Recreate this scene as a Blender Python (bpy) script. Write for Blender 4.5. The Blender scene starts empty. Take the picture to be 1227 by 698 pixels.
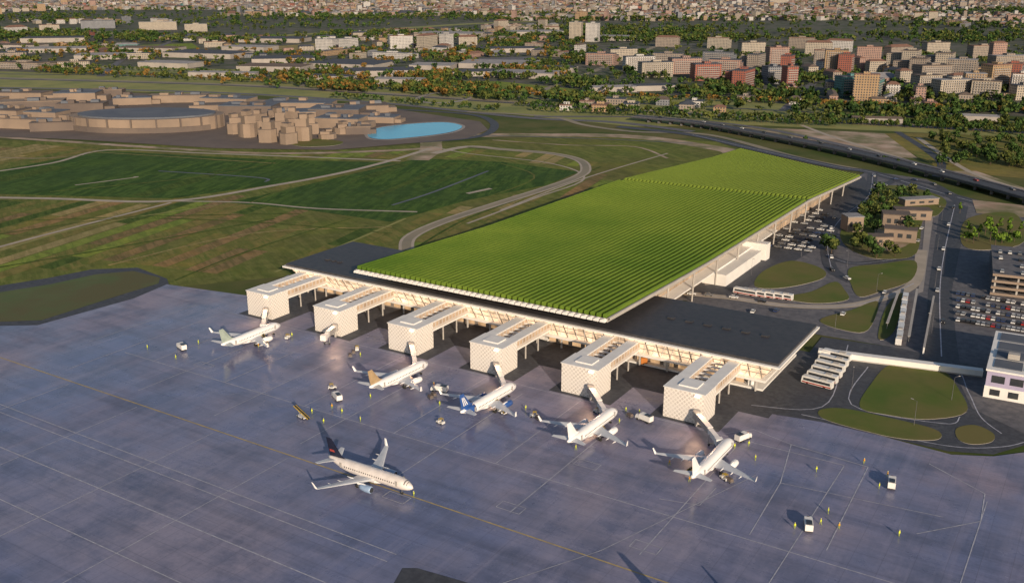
import bpy, math, random
import numpy as np
from mathutils import Vector
R=math.radians
rnd=random.Random(7)
scene=bpy.context.scene
COL=scene.collection
# ------------------------------------------------------------ camera geometry (photo pixel -> ground point)
H=150.0; F0=1177.0; PITCH=math.atan(379/1177.0); YAW=R(32.1)
cp,sp=math.cos(PITCH),math.sin(PITCH); cy_,sy_=math.cos(YAW),math.sin(YAW)
def G(u,v,z=0.0):
    x=u-613.5; y=v-349.0
    f=F0*cp-y*sp; d=F0*sp+y*cp
    k=(H-z)/d
    fw=f*k; rt=x*k
    return (-sy_*fw+cy_*rt, cy_*fw+sy_*rt)
def PXM(x,y):
    fw=-sy_*x+cy_*y
    return F0/(fw*cp+H*sp)
def PIX(x,y,z=0):
    fw=-sy_*x+cy_*y; rt=cy_*x+sy_*y; dp=fw*cp+(H-z)*sp
    return (613.5+rt/dp*F0, 349+((H-z)*cp-fw*sp)/dp*F0)
def inpoly(u,v,P):
    c=False; n=len(P)
    for i in range(n):
        x1,y1=P[i]; x2,y2=P[i-1]
        if (y1>v)!=(y2>v) and u<(x2-x1)*(v-y1)/(y2-y1)+x1: c=not c
    return c
# ------------------------------------------------------------ materials
def newmat(name):
    m=bpy.data.materials.new(name); m.use_nodes=True
    nt=m.node_tree; b=nt.nodes['Principled BSDF']
    return m,nt,b
def mth(nt,op,a,b=None):
    n=nt.nodes.new('ShaderNodeMath'); n.operation=op
    for i,q in enumerate((a,b)):
        if q is None: continue
        if isinstance(q,(int,float)): n.inputs[i].default_value=q
        else: nt.links.new(q,n.inputs[i])
    return n.outputs[0]
def mixc(nt,fac,a,b,mode='MIX'):
    n=nt.nodes.new('ShaderNodeMix'); n.data_type='RGBA'; n.blend_type=mode
    if isinstance(fac,(int,float)): n.inputs[0].default_value=fac
    else: nt.links.new(fac,n.inputs[0])
    for i,q in ((6,a),(7,b)):
        if isinstance(q,tuple): n.inputs[i].default_value=(*q,1) if len(q)==3 else q
        else: nt.links.new(q,n.inputs[i])
    return n.outputs[2]
def noise(nt,co,sc,detail=4,rough=.6):
    n=nt.nodes.new('ShaderNodeTexNoise'); n.inputs['Scale'].default_value=sc
    n.inputs['Detail'].default_value=detail; n.inputs['Roughness'].default_value=rough
    nt.links.new(co,n.inputs['Vector']); return n.outputs['Fac']
def ramp(nt,fac,lo,hi):
    n=nt.nodes.new('ShaderNodeMapRange'); n.inputs[1].default_value=lo; n.inputs[2].default_value=hi
    nt.links.new(fac,n.inputs[0]); return n.outputs[0]
def coords(nt,world=True):
    if world:
        return nt.nodes.new('ShaderNodeNewGeometry').outputs['Position']
    return nt.nodes.new('ShaderNodeTexCoord').outputs['Object']
def M(name,c1,c2=None,sc=.1,rough=.8,metal=0,world=True,c3=None,sc3=.01,bump=0,lo=.35,hi=.65,spec=None):
    m,nt,b=newmat(name)
    b.inputs['Roughness'].default_value=rough; b.inputs['Metallic'].default_value=metal
    if spec is not None: b.inputs['Specular IOR Level'].default_value=spec
    if c2 is None: c2=tuple(q*.82 for q in c1)
    co=coords(nt,world)
    f=noise(nt,co,sc,6)
    col=mixc(nt,ramp(nt,f,lo,hi),c1,c2)
    if c3 is not None:
        col=mixc(nt,ramp(nt,noise(nt,co,sc3,4),.4,.62),col,c3)
    nt.links.new(col,b.inputs['Base Color'])
    return m
def stripes(name,c1,c2,period,ang,c3,rough=.95,sc3=.012,w3=.7):
    m,nt,b=newmat(name); b.inputs['Roughness'].default_value=rough; b.inputs['Specular IOR Level'].default_value=.1
    co=coords(nt); s=nt.nodes.new('ShaderNodeSeparateXYZ'); nt.links.new(co,s.inputs[0])
    u=mth(nt,'ADD',mth(nt,'MULTIPLY',s.outputs[0],math.cos(ang)),mth(nt,'MULTIPLY',s.outputs[1],math.sin(ang)))
    v=mth(nt,'ADD',mth(nt,'MULTIPLY',s.outputs[0],-math.sin(ang)),mth(nt,'MULTIPLY',s.outputs[1],math.cos(ang)))
    cb=nt.nodes.new('ShaderNodeCombineXYZ'); nt.links.new(mth(nt,'MULTIPLY',u,1/period),cb.inputs[0]); nt.links.new(mth(nt,'MULTIPLY',v,.02),cb.inputs[1])
    f=ramp(nt,noise(nt,cb.outputs[0],1.0,4,.75),.45,.55)
    col=mixc(nt,f,c1,c2)
    col=mixc(nt,mth(nt,'MULTIPLY',ramp(nt,noise(nt,co,sc3,5),.42,.66),w3),col,c3)
    col=mixc(nt,mth(nt,'MULTIPLY',ramp(nt,noise(nt,co,.12,6,.75),.45,.7),.7),col,tuple(q*.45 for q in c1))
    col=mixc(nt,mth(nt,'MULTIPLY',ramp(nt,noise(nt,co,.02,5,.7),.5,.72),.5),col,tuple(q*w for q,w in zip(c1,(1.9,1.5,1.1))))
    nt.links.new(col,b.inputs['Base Color']); return m
def apronmat(name,base,tint,stain,joint=7.5):
    m,nt,b=newmat(name)
    co=coords(nt); s=nt.nodes.new('ShaderNodeSeparateXYZ'); nt.links.new(co,s.inputs[0])
    n1=noise(nt,co,.011,5,.6); n2=noise(nt,co,.05,8,.72); n3=noise(nt,co,1.4,4,.6); n4=noise(nt,co,.022,6,.65)
    col=mixc(nt,ramp(nt,n1,.44,.62),base,tint)  # tint patches: pinkish light on the apron painted into the colour
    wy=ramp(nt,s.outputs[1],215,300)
    col=mixc(nt,mth(nt,'MULTIPLY',mth(nt,'MULTIPLY',wy,ramp(nt,noise(nt,co,.03,4),.35,.65)),.5),col,tuple(q*w for q,w in zip(tint,(1.3,1.08,.92))))  # warm light pools near the piers, painted in as a warmer tint
    col=mixc(nt,mth(nt,'MULTIPLY',ramp(nt,n2,.46,.64),.8),col,stain)
    col=mixc(nt,mth(nt,'MULTIPLY',ramp(nt,n3,.45,.8),.35),col,tuple(q*.5 for q in base))
    cs=nt.nodes.new('ShaderNodeCombineXYZ'); nt.links.new(mth(nt,'MULTIPLY',s.outputs[0],.006),cs.inputs[0]); nt.links.new(mth(nt,'MULTIPLY',s.outputs[1],.16),cs.inputs[1])
    col=mixc(nt,mth(nt,'MULTIPLY',ramp(nt,noise(nt,cs.outputs[0],1,5,.7),.48,.7),.45),col,tuple(q*.5 for q in stain))
    cs=nt.nodes.new('ShaderNodeCombineXYZ'); nt.links.new(mth(nt,'MULTIPLY',s.outputs[0],.2),cs.inputs[0]); nt.links.new(mth(nt,'MULTIPLY',s.outputs[1],.012),cs.inputs[1])
    col=mixc(nt,mth(nt,'MULTIPLY',ramp(nt,noise(nt,cs.outputs[0],1,5,.7),.5,.72),.35),col,tuple(q*1.3 for q in tint))
    cb=nt.nodes.new('ShaderNodeCombineXYZ')
    nt.links.new(mth(nt,'FLOOR',mth(nt,'MULTIPLY',s.outputs[0],1/joint)),cb.inputs[0])
    nt.links.new(mth(nt,'FLOOR',mth(nt,'MULTIPLY',s.outputs[1],1/joint)),cb.inputs[1])
    wn=nt.nodes.new('ShaderNodeTexWhiteNoise'); nt.links.new(cb.outputs[0],wn.inputs['Vector'])
    col=mixc(nt,mth(nt,'MULTIPLY',wn.outputs['Value'],.16),col,tuple(q*.6 for q in base))
    jx=mth(nt,'LESS_THAN',mth(nt,'FRACT',mth(nt,'MULTIPLY',s.outputs[0],1/joint)),.025)
    jy=mth(nt,'LESS_THAN',mth(nt,'FRACT',mth(nt,'MULTIPLY',s.outputs[1],1/joint)),.025)
    col=mixc(nt,mth(nt,'MULTIPLY',mth(nt,'MAXIMUM',jx,jy),.3),col,(.06,.06,.09))
    nt.links.new(col,b.inputs['Base Color'])
    nt.links.new(mth(nt,'ADD',mth(nt,'MULTIPLY',ramp(nt,n4,.38,.62),.36),.16),b.inputs['Roughness'])
    b.inputs['Specular IOR Level'].default_value=.6
    return m
def wallmat(name,c,win=(.05,.06,.08),pu=3.2,pz=3.1,wu=.24,wz=.27,glow=0,glowc=(1,.60,.30)):
    m,nt,b=newmat(name)
    tc=nt.nodes.new('ShaderNodeTexCoord')
    s=nt.nodes.new('ShaderNodeSeparateXYZ'); nt.links.new(tc.outputs['Object'],s.inputs[0])
    n=nt.nodes.new('ShaderNodeSeparateXYZ'); nt.links.new(tc.outputs['Normal'],n.inputs[0])
    u=mth(nt,'SUBTRACT',mth(nt,'MULTIPLY',s.outputs[1],n.outputs[0]),mth(nt,'MULTIPLY',s.outputs[0],n.outputs[1]))
    fu=mth(nt,'ABSOLUTE',mth(nt,'SUBTRACT',mth(nt,'FRACT',mth(nt,'MULTIPLY',u,1/pu)),.5))
    fz=mth(nt,'ABSOLUTE',mth(nt,'SUBTRACT',mth(nt,'FRACT',mth(nt,'MULTIPLY',s.outputs[2],1/pz)),.5))
    w=mth(nt,'MULTIPLY',mth(nt,'LESS_THAN',fu,wu),mth(nt,'LESS_THAN',fz,wz))
    w=mth(nt,'MULTIPLY',w,mth(nt,'LESS_THAN',mth(nt,'ABSOLUTE',n.outputs[2]),.6))
    nn=noise(nt,tc.outputs['Object'],.12,4)
    col=mixc(nt,ramp(nt,nn,.35,.7),c,tuple(q*.78 for q in c))
    col=mixc(nt,w,col,win)
    nt.links.new(col,b.inputs['Base Color'])
    nt.links.new(mth(nt,'SUBTRACT',.85,mth(nt,'MULTIPLY',w,.6)),b.inputs['Roughness'])
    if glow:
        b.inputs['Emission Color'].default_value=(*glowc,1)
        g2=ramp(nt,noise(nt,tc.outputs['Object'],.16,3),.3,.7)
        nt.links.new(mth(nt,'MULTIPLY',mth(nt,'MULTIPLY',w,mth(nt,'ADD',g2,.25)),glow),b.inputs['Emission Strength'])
    return m
def latticemat(name,c1,c2,p=2.0,rough=.6):
    m,nt,b=newmat(name)
    tc=nt.nodes.new('ShaderNodeTexCoord')
    s=nt.nodes.new('ShaderNodeSeparateXYZ'); nt.links.new(tc.outputs['Object'],s.inputs[0])
    n=nt.nodes.new('ShaderNodeSeparateXYZ'); nt.links.new(tc.outputs['Normal'],n.inputs[0])
    u=mth(nt,'SUBTRACT',mth(nt,'MULTIPLY',s.outputs[1],n.outputs[0]),mth(nt,'MULTIPLY',s.outputs[0],n.outputs[1]))
    a=mth(nt,'FRACT',mth(nt,'MULTIPLY',mth(nt,'ADD',u,s.outputs[2]),1/p))
    c=mth(nt,'FRACT',mth(nt,'MULTIPLY',mth(nt,'SUBTRACT',u,s.outputs[2]),1/p))
    w=mth(nt,'MAXIMUM',mth(nt,'LESS_THAN',a,.3),mth(nt,'LESS_THAN',c,.3))
    col=mixc(nt,w,c2,c1)
    col=mixc(nt,ramp(nt,noise(nt,tc.outputs['Object'],.3,4),.3,.8),col,tuple(q*.85 for q in c1))
    nt.links.new(col,b.inputs['Base Color']); b.inputs['Roughness'].default_value=rough
    return m
def vinemat(name):
    m,nt,b=newmat(name); b.inputs['Roughness'].default_value=.85; b.inputs['Specular IOR Level'].default_value=.1
    co=coords(nt); s=nt.nodes.new('ShaderNodeSeparateXYZ'); nt.links.new(co,s.inputs[0])
    g=ramp(nt,s.outputs[1],335,600)
    col=mixc(nt,g,(.085,.16,.02),(.13,.205,.028))
    col=mixc(nt,ramp(nt,s.outputs[1],606,612),col,(.17,.235,.035))
    col=mixc(nt,mth(nt,'MULTIPLY',ramp(nt,noise(nt,co,.012,4),.42,.62),.55),col,(.20,.27,.04))
    col=mixc(nt,mth(nt,'MULTIPLY',ramp(nt,noise(nt,co,.9,4),.45,.75),.5),col,(.05,.10,.012))
    nt.links.new(col,b.inputs['Base Color']); return m
mt={}
mt['ground']=M('ground_mix',(.085,.10,.035),(.15,.135,.06),.004,.95,c3=(.06,.09,.025),sc3=.02,spec=.1)
mt['cityground']=M('city_ground',(.10,.105,.085),(.05,.08,.03),.006,.95,c3=(.14,.135,.125),sc3=.03,spec=.1)
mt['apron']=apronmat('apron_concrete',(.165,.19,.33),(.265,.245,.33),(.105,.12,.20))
mt['asphalt']=M('asphalt',(.05,.055,.072),(.074,.078,.09),.08,.7,c3=(.04,.043,.055),sc3=.5)
mt['road']=M('road_grey',(.12,.12,.14),(.155,.15,.16),.05,.8,c3=(.09,.09,.105),sc3=.3)
mt['pale']=M('pale_paving',(.33,.30,.28),(.26,.24,.23),.06,.8)
mt['path']=M('pale_path',(.42,.36,.30),(.33,.29,.24),.1,.9)
mt['hway']=M('highway',(.28,.24,.17),(.19,.175,.135),.02,.85)
mt['dirt']=M('bare_earth',(.34,.23,.17),(.46,.36,.29),.05,.95,c3=(.14,.14,.06),sc3=.03)
mt['f_dark']=stripes('field_dark',(.035,.08,.018),(.08,.14,.03),7,R(20),(.05,.095,.03))
mt['f_mid']=stripes('field_mid',(.11,.145,.035),(.17,.19,.055),6,R(62),(.14,.125,.05))
mt['f_olive']=stripes('field_olive',(.20,.185,.06),(.11,.145,.035),5,R(62),(.22,.17,.065),sc3=.008)
mt['f_brown']=stripes('field_brown',(.26,.18,.09),(.15,.125,.055),4,R(62),(.11,.12,.045),w3=.4)
mt['f_tan']=stripes('field_tan',(.33,.27,.13),(.25,.21,.09),4,R(62),(.19,.20,.07),w3=.4)
mt['f_deep']=stripes('field_deep',(.05,.09,.02),(.085,.13,.03),4,R(62),(.07,.10,.03),w3=.4)
mt['f_yel']=M('field_yellow',(.27,.26,.08),(.15,.18,.05),.02,.95)
mt['f_lime']=stripes('field_lime',(.21,.27,.055),(.14,.205,.04),5,R(62),(.19,.21,.06),w3=.4)
mt['lawn']=M('lawn',(.08,.125,.03),(.12,.14,.04),.06,.95,c3=(.15,.135,.055),sc3=.02,spec=.1)
mt['lawn2']=M('lawn_blue',(.08,.14,.06),(.11,.15,.075),.05,.95,c3=(.11,.11,.06),sc3=.02,spec=.1)
mt['water']=M('pool_water',(.04,.36,.60),(.04,.42,.66),.01,.25)
mt['hills']=M('hills',(.05,.06,.06),(.07,.08,.06),.002,.95)
mt['white']=M('white_metal',(.80,.78,.76),(.72,.71,.70),.2,.5,world=False)
mt['whitep']=M('aircraft_white',(.84,.84,.85),(.79,.79,.81),.3,.25,world=False)
mt['paintw']=M('marking_white',(.48,.49,.56),(.28,.29,.36),.5,.7)
mt['painty']=M('marking_yellow',(.48,.36,.14),(.32,.26,.14),.5,.7)
mt['darkroof']=M('dark_roof',(.045,.043,.05),(.062,.058,.062),.05,.55,c3=(.036,.036,.042),sc3=.4)
mt['conc']=M('concrete',(.42,.40,.38),(.34,.32,.31),.15,.8,world=False)
mt['beige']=M('model_beige',(.27,.205,.16),(.20,.155,.125),.03,.9)
mt['beige2']=M('model_beige_dark',(.145,.115,.10),(.105,.085,.08),.03,.9)
mt['slate']=M('slate_roof',(.08,.095,.13),(.115,.13,.16),.04,.8)
mt['glass']=M('dark_glass',(.03,.035,.045),(.05,.055,.06),.3,.12,world=False)
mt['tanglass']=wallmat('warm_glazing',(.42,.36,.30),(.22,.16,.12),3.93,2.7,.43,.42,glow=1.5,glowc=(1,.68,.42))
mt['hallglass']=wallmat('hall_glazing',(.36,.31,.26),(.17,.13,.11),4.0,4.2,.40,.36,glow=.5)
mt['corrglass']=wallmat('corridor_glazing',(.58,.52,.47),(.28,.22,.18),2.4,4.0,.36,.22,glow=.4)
mt['lattice']=latticemat('lattice_skin',(.80,.76,.72),(.50,.46,.43),1.7)
mt['panelroof']=latticemat('panelled_roof',(.78,.77,.76),(.62,.61,.62),3.0)
mt['vine']=vinemat('vine_leaves')
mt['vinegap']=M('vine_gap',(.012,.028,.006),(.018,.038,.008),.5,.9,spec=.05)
mt['rubber']=M('rubber',(.02,.02,.02),(.03,.03,.03),1,.8,world=False)
mt['steel']=M('steel',(.35,.35,.36),(.28,.28,.29),1,.4,metal=.6,world=False)
mt['trunk']=M('bark',(.10,.07,.045),(.07,.05,.035),2,.9,world=False)
LEAF={}
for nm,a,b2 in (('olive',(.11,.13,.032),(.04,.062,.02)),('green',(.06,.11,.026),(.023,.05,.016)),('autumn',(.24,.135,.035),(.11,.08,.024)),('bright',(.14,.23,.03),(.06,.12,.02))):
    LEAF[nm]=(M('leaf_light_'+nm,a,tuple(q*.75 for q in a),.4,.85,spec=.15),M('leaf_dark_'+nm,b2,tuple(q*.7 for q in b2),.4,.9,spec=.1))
WALLC={'cream':(.38,.335,.28),'white':(.50,.485,.48),'ochre':(.34,.235,.14),'pink':(.34,.22,.185),'red':(.30,.10,.07),'grey':(.20,.21,.24),'teal':(.09,.23,.23),'tan':(.28,.235,.20)}
WALL={k:wallmat('wall_'+k,c) for k,c in WALLC.items()}
ROOFC={'terracotta':(.21,.115,.085),'dark grey':(.055,.065,.09),'pale grey':(.25,.25,.27),'brown':(.13,.10,.085)}
ROOF={k:M('roof_'+k.replace(' ','_'),c,tuple(q*.75 for q in c),.15,.85) for k,c in ROOFC.items()}
# ------------------------------------------------------------ mesh builder
class MB:
    def __init__(s): s.v=[]; s.f=[]; s.m=[]
    def add(s,vs,fs,mi=0):
        o=len(s.v); s.v+=[tuple(q) for q in vs]
        for k,f in enumerate(fs):
            s.f.append(tuple(i+o for i in f)); s.m.append(mi[k] if isinstance(mi,(list,tuple)) else mi)
        return s
    def box(s,cx,cy,cz,sx,sy,sz,rz=0,mi=0,taper=1.0):
        c,sn=math.cos(rz),math.sin(rz); vs=[]
        for k,(dz,t) in enumerate(((-.5,1),(.5,taper))):
            for dx,dy in ((-.5,-.5),(.5,-.5),(.5,.5),(-.5,.5)):
                x=dx*sx*t; y=dy*sy*t
                vs.append((cx+x*c-y*sn,cy+x*sn+y*c,cz+dz*sz))
        return s.add(vs,[(3,2,1,0),(4,5,6,7),(0,1,5,4),(1,2,6,5),(2,3,7,6),(3,0,4,7)],mi)
    def bx(s,x0,x1,y0,y1,z0,z1,mi=0): return s.box((x0+x1)/2,(y0+y1)/2,(z0+z1)/2,x1-x0,y1-y0,z1-z0,0,mi)
    def prism(s,pts,z0,z1,ms=0,mtp=0):
        n=len(pts)
        vs=[(p[0],p[1],z0) for p in pts]+[(p[0],p[1],z1) for p in pts]
        fs=[tuple(range(n-1,-1,-1)),tuple(range(n,2*n))]+[(i,(i+1)%n,(i+1)%n+n,i+n) for i in range(n)]
        return s.add(vs,fs,[ms,mtp]+[ms]*n)
    def profx(s,prof,x0,x1,mi=0):
        n=len(prof)
        vs=[(x0,p[0],p[1]) for p in prof]+[(x1,p[0],p[1]) for p in prof]
        fs=[tuple(range(n)),tuple(range(2*n-1,n-1,-1))]+[(i,i+n,(i+1)%n+n,(i+1)%n) for i in range(n)]
        return s.add(vs,fs,mi)
    def tube(s,p0,p1,r0,r1=None,n=8,mi=0):
        if r1 is None: r1=r0
        p0=Vector(p0); p1=Vector(p1); d=(p1-p0).normalized()
        a=Vector((0,0,1)) if abs(d.z)<.9 else Vector((1,0,0))
        e=d.cross(a).normalized(); g=d.cross(e); vs=[]
        for p,r in ((p0,r0),(p1,r1)):
            for i in range(n):
                t=2*math.pi*i/n; vs.append(p+e*(r*math.cos(t))+g*(r*math.sin(t)))
        fs=[(i,(i+1)%n,(i+1)%n+n,i+n) for i in range(n)]+[tuple(range(n-1,-1,-1)),tuple(range(n,2*n))]
        return s.add(vs,fs,mi)
    def lathe(s,st,n=20,x0=0,mi=0):
        vs=[]
        for y,r,zc in st:
            for i in range(n):
                t=2*math.pi*i/n; vs.append((x0+r*math.cos(t),y,zc+r*math.sin(t)))
        fs=[]
        for k in range(len(st)-1):
            for i in range(n): fs.append((k*n+i,k*n+(i+1)%n,(k+1)*n+(i+1)%n,(k+1)*n+i))
        fs.append(tuple(range(n-1,-1,-1))); L=(len(st)-1)*n; fs.append(tuple(range(L,L+n)))
        return s.add(vs,fs,mi)
    def loft(s,secs,mi=0):
        n=len(secs[0]); vs=[p for r in secs for p in r]; fs=[]
        for k in range(len(secs)-1):
            for i in range(n): fs.append((k*n+i,k*n+(i+1)%n,(k+1)*n+(i+1)%n,(k+1)*n+i))
        fs.append(tuple(range(n-1,-1,-1))); L=(len(secs)-1)*n; fs.append(tuple(range(L,L+n)))
        return s.add(vs,fs,mi)
    def build(s,name,mats,parent=None,loc=None,rz=0,smooth=False):
        me=bpy.data.meshes.new(name); me.from_pydata(s.v,[],s.f)
        if not isinstance(mats,(list,tuple)): mats=[mats]
        for m in mats: me.materials.append(m)
        if len(mats)>1: me.polygons.foreach_set('material_index',s.m)
        if smooth: me.polygons.foreach_set('use_smooth',[True]*len(s.f))
        me.update()
        o=bpy.data.objects.new(name,me); COL.objects.link(o)
        if parent is not None: o.parent=parent
        if loc is not None: o.location=loc
        o.rotation_euler=(0,0,rz)
        return o
def tag(o,label=None,cat=None,group=None,kind=None):
    if label:o['label']=label
    if cat:o['category']=cat
    if group:o['group']=group
    if kind:o['kind']=kind
    return o
def thing(name,label,cat,loc=(0,0,0),rz=0,group=None):
    o=bpy.data.objects.new(name,None); COL.objects.link(o); o.empty_display_size=.5
    o.location=loc; o.rotation_euler=(0,0,rz); return tag(o,label,cat,group)
KIDS={}
def dup(root,loc,rz,label,group=None):
    r=root.copy(); COL.objects.link(r); r.location=loc; r.rotation_euler=(0,0,rz); r['label']=label
    if group: r['group']=group
    for ch in KIDS[root.name]:
        c=ch.copy(); COL.objects.link(c); c.parent=r
        for g in KIDS.get(ch.name,[]):
            d=g.copy(); COL.objects.link(d); d.parent=c
    return r
def index():
    KIDS.clear()
    for o in bpy.data.objects:
        if o.parent is not None: KIDS.setdefault(o.parent.name,[]).append(o)
def setmat(root,part,mat):
    for o in bpy.data.objects:
        if o.parent==root and o.name.split('.')[0]==part:
            o.material_slots[0].link='OBJECT'; o.material_slots[0].material=mat
def smoothloop(pts,closed=True,k=5):
    n=len(pts); out=[]
    rng=range(n) if closed else range(n-1)
    for i in rng:
        if closed: a,b,c,d=pts[i-1],pts[i],pts[(i+1)%n],pts[(i+2)%n]
        else: a,b,c,d=pts[max(i-1,0)],pts[i],pts[i+1],pts[min(i+2,n-1)]
        for j in range(k):
            t=j/k
            out.append(tuple(.5*((2*b[q])+(-a[q]+c[q])*t+(2*a[q]-5*b[q]+4*c[q]-d[q])*t*t+(-a[q]+3*b[q]-3*c[q]+d[q])*t**3) for q in (0,1)))
    if not closed: out.append(pts[-1])
    return out
def sheet(name,px,z,mat,smooth=False,kind='structure',world=False):
    pts=px if world else [G(*p) for p in px]
    if smooth: pts=smoothloop(pts)
    mb=MB(); mb.add([(p[0],p[1],z) for p in pts],[tuple(range(len(pts)))])
    return tag(mb.build(name,mat),kind=kind)
def islandk(name,px,mat,z=.12,smooth=True):
    pts=[G(*p) for p in px]
    if smooth: pts=smoothloop(pts)
    mb=MB(); mb.prism(pts,0.0,z,1,0)
    return tag(mb.build(name,[mat,mt['pale']]),kind='structure')
def ribbon_pts(pts,w):
    L=[];Rr=[]
    for i,p in enumerate(pts):
        a=pts[max(i-1,0)]; b=pts[min(i+1,len(pts)-1)]
        dx,dy=b[0]-a[0],b[1]-a[1]; l=math.hypot(dx,dy) or 1
        nx,ny=-dy/l,dx/l
        L.append((p[0]+nx*w/2,p[1]+ny*w/2)); Rr.append((p[0]-nx*w/2,p[1]-ny*w/2))
    return L,Rr
def ribbon(name,px,w,z,mat,smooth=True,world=False):
    pts=px if world else [G(*p) for p in px]
    if smooth: pts=smoothloop(pts,False,6)
    L,Q=ribbon_pts(pts,w); n=len(pts)
    mb=MB(); mb.add([(*p,z) for p in L]+[(*p,z) for p in Q],[(i,i+n,i+1+n,i+1) for i in range(n-1)])
    tag(mb.build(name,mat),kind='structure'); return pts
# ------------------------------------------------------------ ground
g=MB(); g.add([(-14000,-3000,0),(14000,-3000,0),(14000,16000,0),(-14000,16000,0)],[(0,1,2,3)])
tag(g.build('ground',mt['ground']),kind='structure')
sheet('city_ground',[(-300,88),(300,98),(600,112),(900,128),(1500,150),(1700,-12),(600,-18),(-500,-12)],.05,mt['cityground'])
hb=MB(); N=60; rows=[]
for j,(rr,hh) in enumerate(((8200,0),(9000,230),(10000,420),(11500,0))):
    for i in range(N+1):
        a=R(-40)+YAW+R(80)*i/N
        hgt=hh*(.55+.35*math.sin(i*.5+j)+.2*math.sin(i*1.3+2*j))
        rows.append((-math.sin(a)*rr,math.cos(a)*rr,max(hgt,0)+.1))
for j in range(3):
    for i in range(N): hb.f.append((j*(N+1)+i,j*(N+1)+i+1,(j+1)*(N+1)+i+1,(j+1)*(N+1)+i)); hb.m.append(0)
hb.v=rows; tag(hb.build('hills',mt['hills'],smooth=True),kind='structure')
# fields
sheet('field',[(-60,166),(400,180),(580,168),(700,160),(860,170),(890,182),(430,322),(200,345),(-60,372)],.06,mt['f_mid'])
D1=[(-60,214),(125,181),(318,191),(478,195),(345,219),(205,238),(-60,231)]
D2=[(275,243),(395,215),(500,190),(600,194),(694,206),(655,222),(560,240),(468,266),(370,252)]
sheet('field',D1,.12,mt['f_dark']); sheet('field',D2,.12,mt['f_dark'])
FA=[(-90,168),(300,182),(560,176),(690,186),(735,196),(740,222),(560,290),(430,322),(330,332),(215,340),(165,322),(60,328),(-90,360)]
a0=Vector(G(30,300)); a1=Vector(G(205,245)); du=(a1-a0).normalized(); dv=Vector((-du.y,du.x))
kinds=['f_olive','f_brown','f_mid','f_lime','f_olive','f_deep','f_mid','f_tan','f_olive']
PB={k:MB() for k in sorted(set(kinds))}
inn=lambda p: inpoly(*PIX(*p),FA) and not inpoly(*PIX(*p),D1) and not inpoly(*PIX(*p),D2)
SEG=24; W_=11; ic=0
for i in range(-76,114):
    run=rnd.randrange(-6,0)-14
    while run<70:
        ln=rnd.choice((3,4,5,6,8)); kd=rnd.choice(kinds); gap=.6
        for s_ in range(ln):
            x0=(run+s_)*SEG; e0=x0+(gap if s_==0 else 0); e1=x0+SEG-(gap if s_==ln-1 else 0)
            q=[a0+du*e+dv*f for e,f in ((e0,i*W_+gap),(e1,i*W_+gap),(e1,i*W_+W_-gap),(e0,i*W_+W_-gap))]
            if -sy_*q[0].x+cy_*q[0].y<250: continue
            if all(inn(p) for p in q): PB[kd].add([(p.x,p.y,.10) for p in q],[(0,1,2,3)])
        run+=ln
for k,mb in PB.items():
    if mb.v: tag(mb.build('crop_field',mt[k]),kind='structure')
for P_ in (D1,D2):
    for _ in range(60):
        u=rnd.uniform(0,690); v=rnd.uniform(184,262); c=Vector(G(u,v)); l=rnd.uniform(40,140); w_=rnd.uniform(3,20)
        q=[c+du*e*l/2+dv*f*w_/2 for e,f in ((-1,-1),(1,-1),(1,1),(-1,1))]
        if all(inpoly(*PIX(*p),P_) for p in q):
            mb=MB(); mb.add([(p.x,p.y,.13+_*.0007) for p in q],[(0,1,2,3)]); tag(mb.build('crop_field',mt[rnd.choice(['f_deep','f_dark','f_dark','f_deep'])]),kind='structure')
ribbon('dirt_track',[(-60,213),(60,196),(128,180),(250,184),(360,188),(480,193)],4.2,.18,mt['path'])
ribbon('dirt_track',[(-60,236),(60,238),(205,241),(330,222),(410,207),(470,192),(515,178)],5.5,.185,mt['path'])
ribbon('dirt_track',[(205,241),(300,243),(380,250),(500,254)],2.8,.19,mt['path'])
ribbon('dirt_track',[(470,246),(520,230),(585,205)],2.4,.195,mt['slate'])
ribbon('dirt_track',[(90,222),(160,213),(160,212)],2.2,.18,mt['path'])
ribbon('dirt_track',[(190,205),(310,213),(318,218)],2.4,.2,mt['slate'])
ribbon('dirt_track',[(560,232),(588,226)],4.0,.18,mt['path'])
ribbon('dirt_track',[(-60,312),(60,280),(205,243)],3,.205,mt['path'])
for k,(pts_,w_,m_) in enumerate((([(0,300),(120,268),(260,246)],1.6,'f_yel'),([(330,326),(420,290),(486,262)],2,'f_yel'),([(130,318),(300,280),(470,272)],1.8,'f_tan'),([(-60,186),(40,190),(100,186)],2.4,'dirt'),([(520,176),(560,184),(660,196),(700,214),(640,238),(560,268)],2,'path'),([(590,168),(680,174),(760,176),(800,190)],3,'dirt'),([(-60,268),(100,262),(240,258),(360,256)],1.6,'f_deep'),([(-60,330),(120,300),(330,262)],2,'f_deep'),([(0,176),(140,184),(330,196)],1.6,'f_tan'),([(300,243),(360,222),(480,196)],1.6,'f_mid'),([(60,230),(240,212),(330,195)],1.6,'f_mid'),([(540,250),(640,214),(600,196)],1.5,'f_mid'),([(720,200),(640,232),(560,262),(500,296)],1.8,'f_deep'),([(800,184),(700,214),(600,252)],2,'path'),([(560,162),(700,166),(830,172)],2.5,'slate'),([(-60,290),(60,272),(150,262),(300,266),(470,280)],1.6,'f_deep'),([(210,336),(300,300),(420,262)],1.4,'f_deep'))):
    ribbon('dirt_track',pts_,w_,.21+.001*k,mt[m_])
ribbon('curved_road',[(487,300),(492,284),(530,266),(600,243),(660,224),(692,212),(702,203),(694,192),(660,184),(600,179),(560,176),(520,184)],9,.24,mt['path'])
ribbon('curved_road',[(487,300),(492,284),(530,266),(600,243),(660,224),(692,212),(702,203),(694,192),(660,184),(600,179),(560,176)],5.5,.26,mt['hway'])
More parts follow.
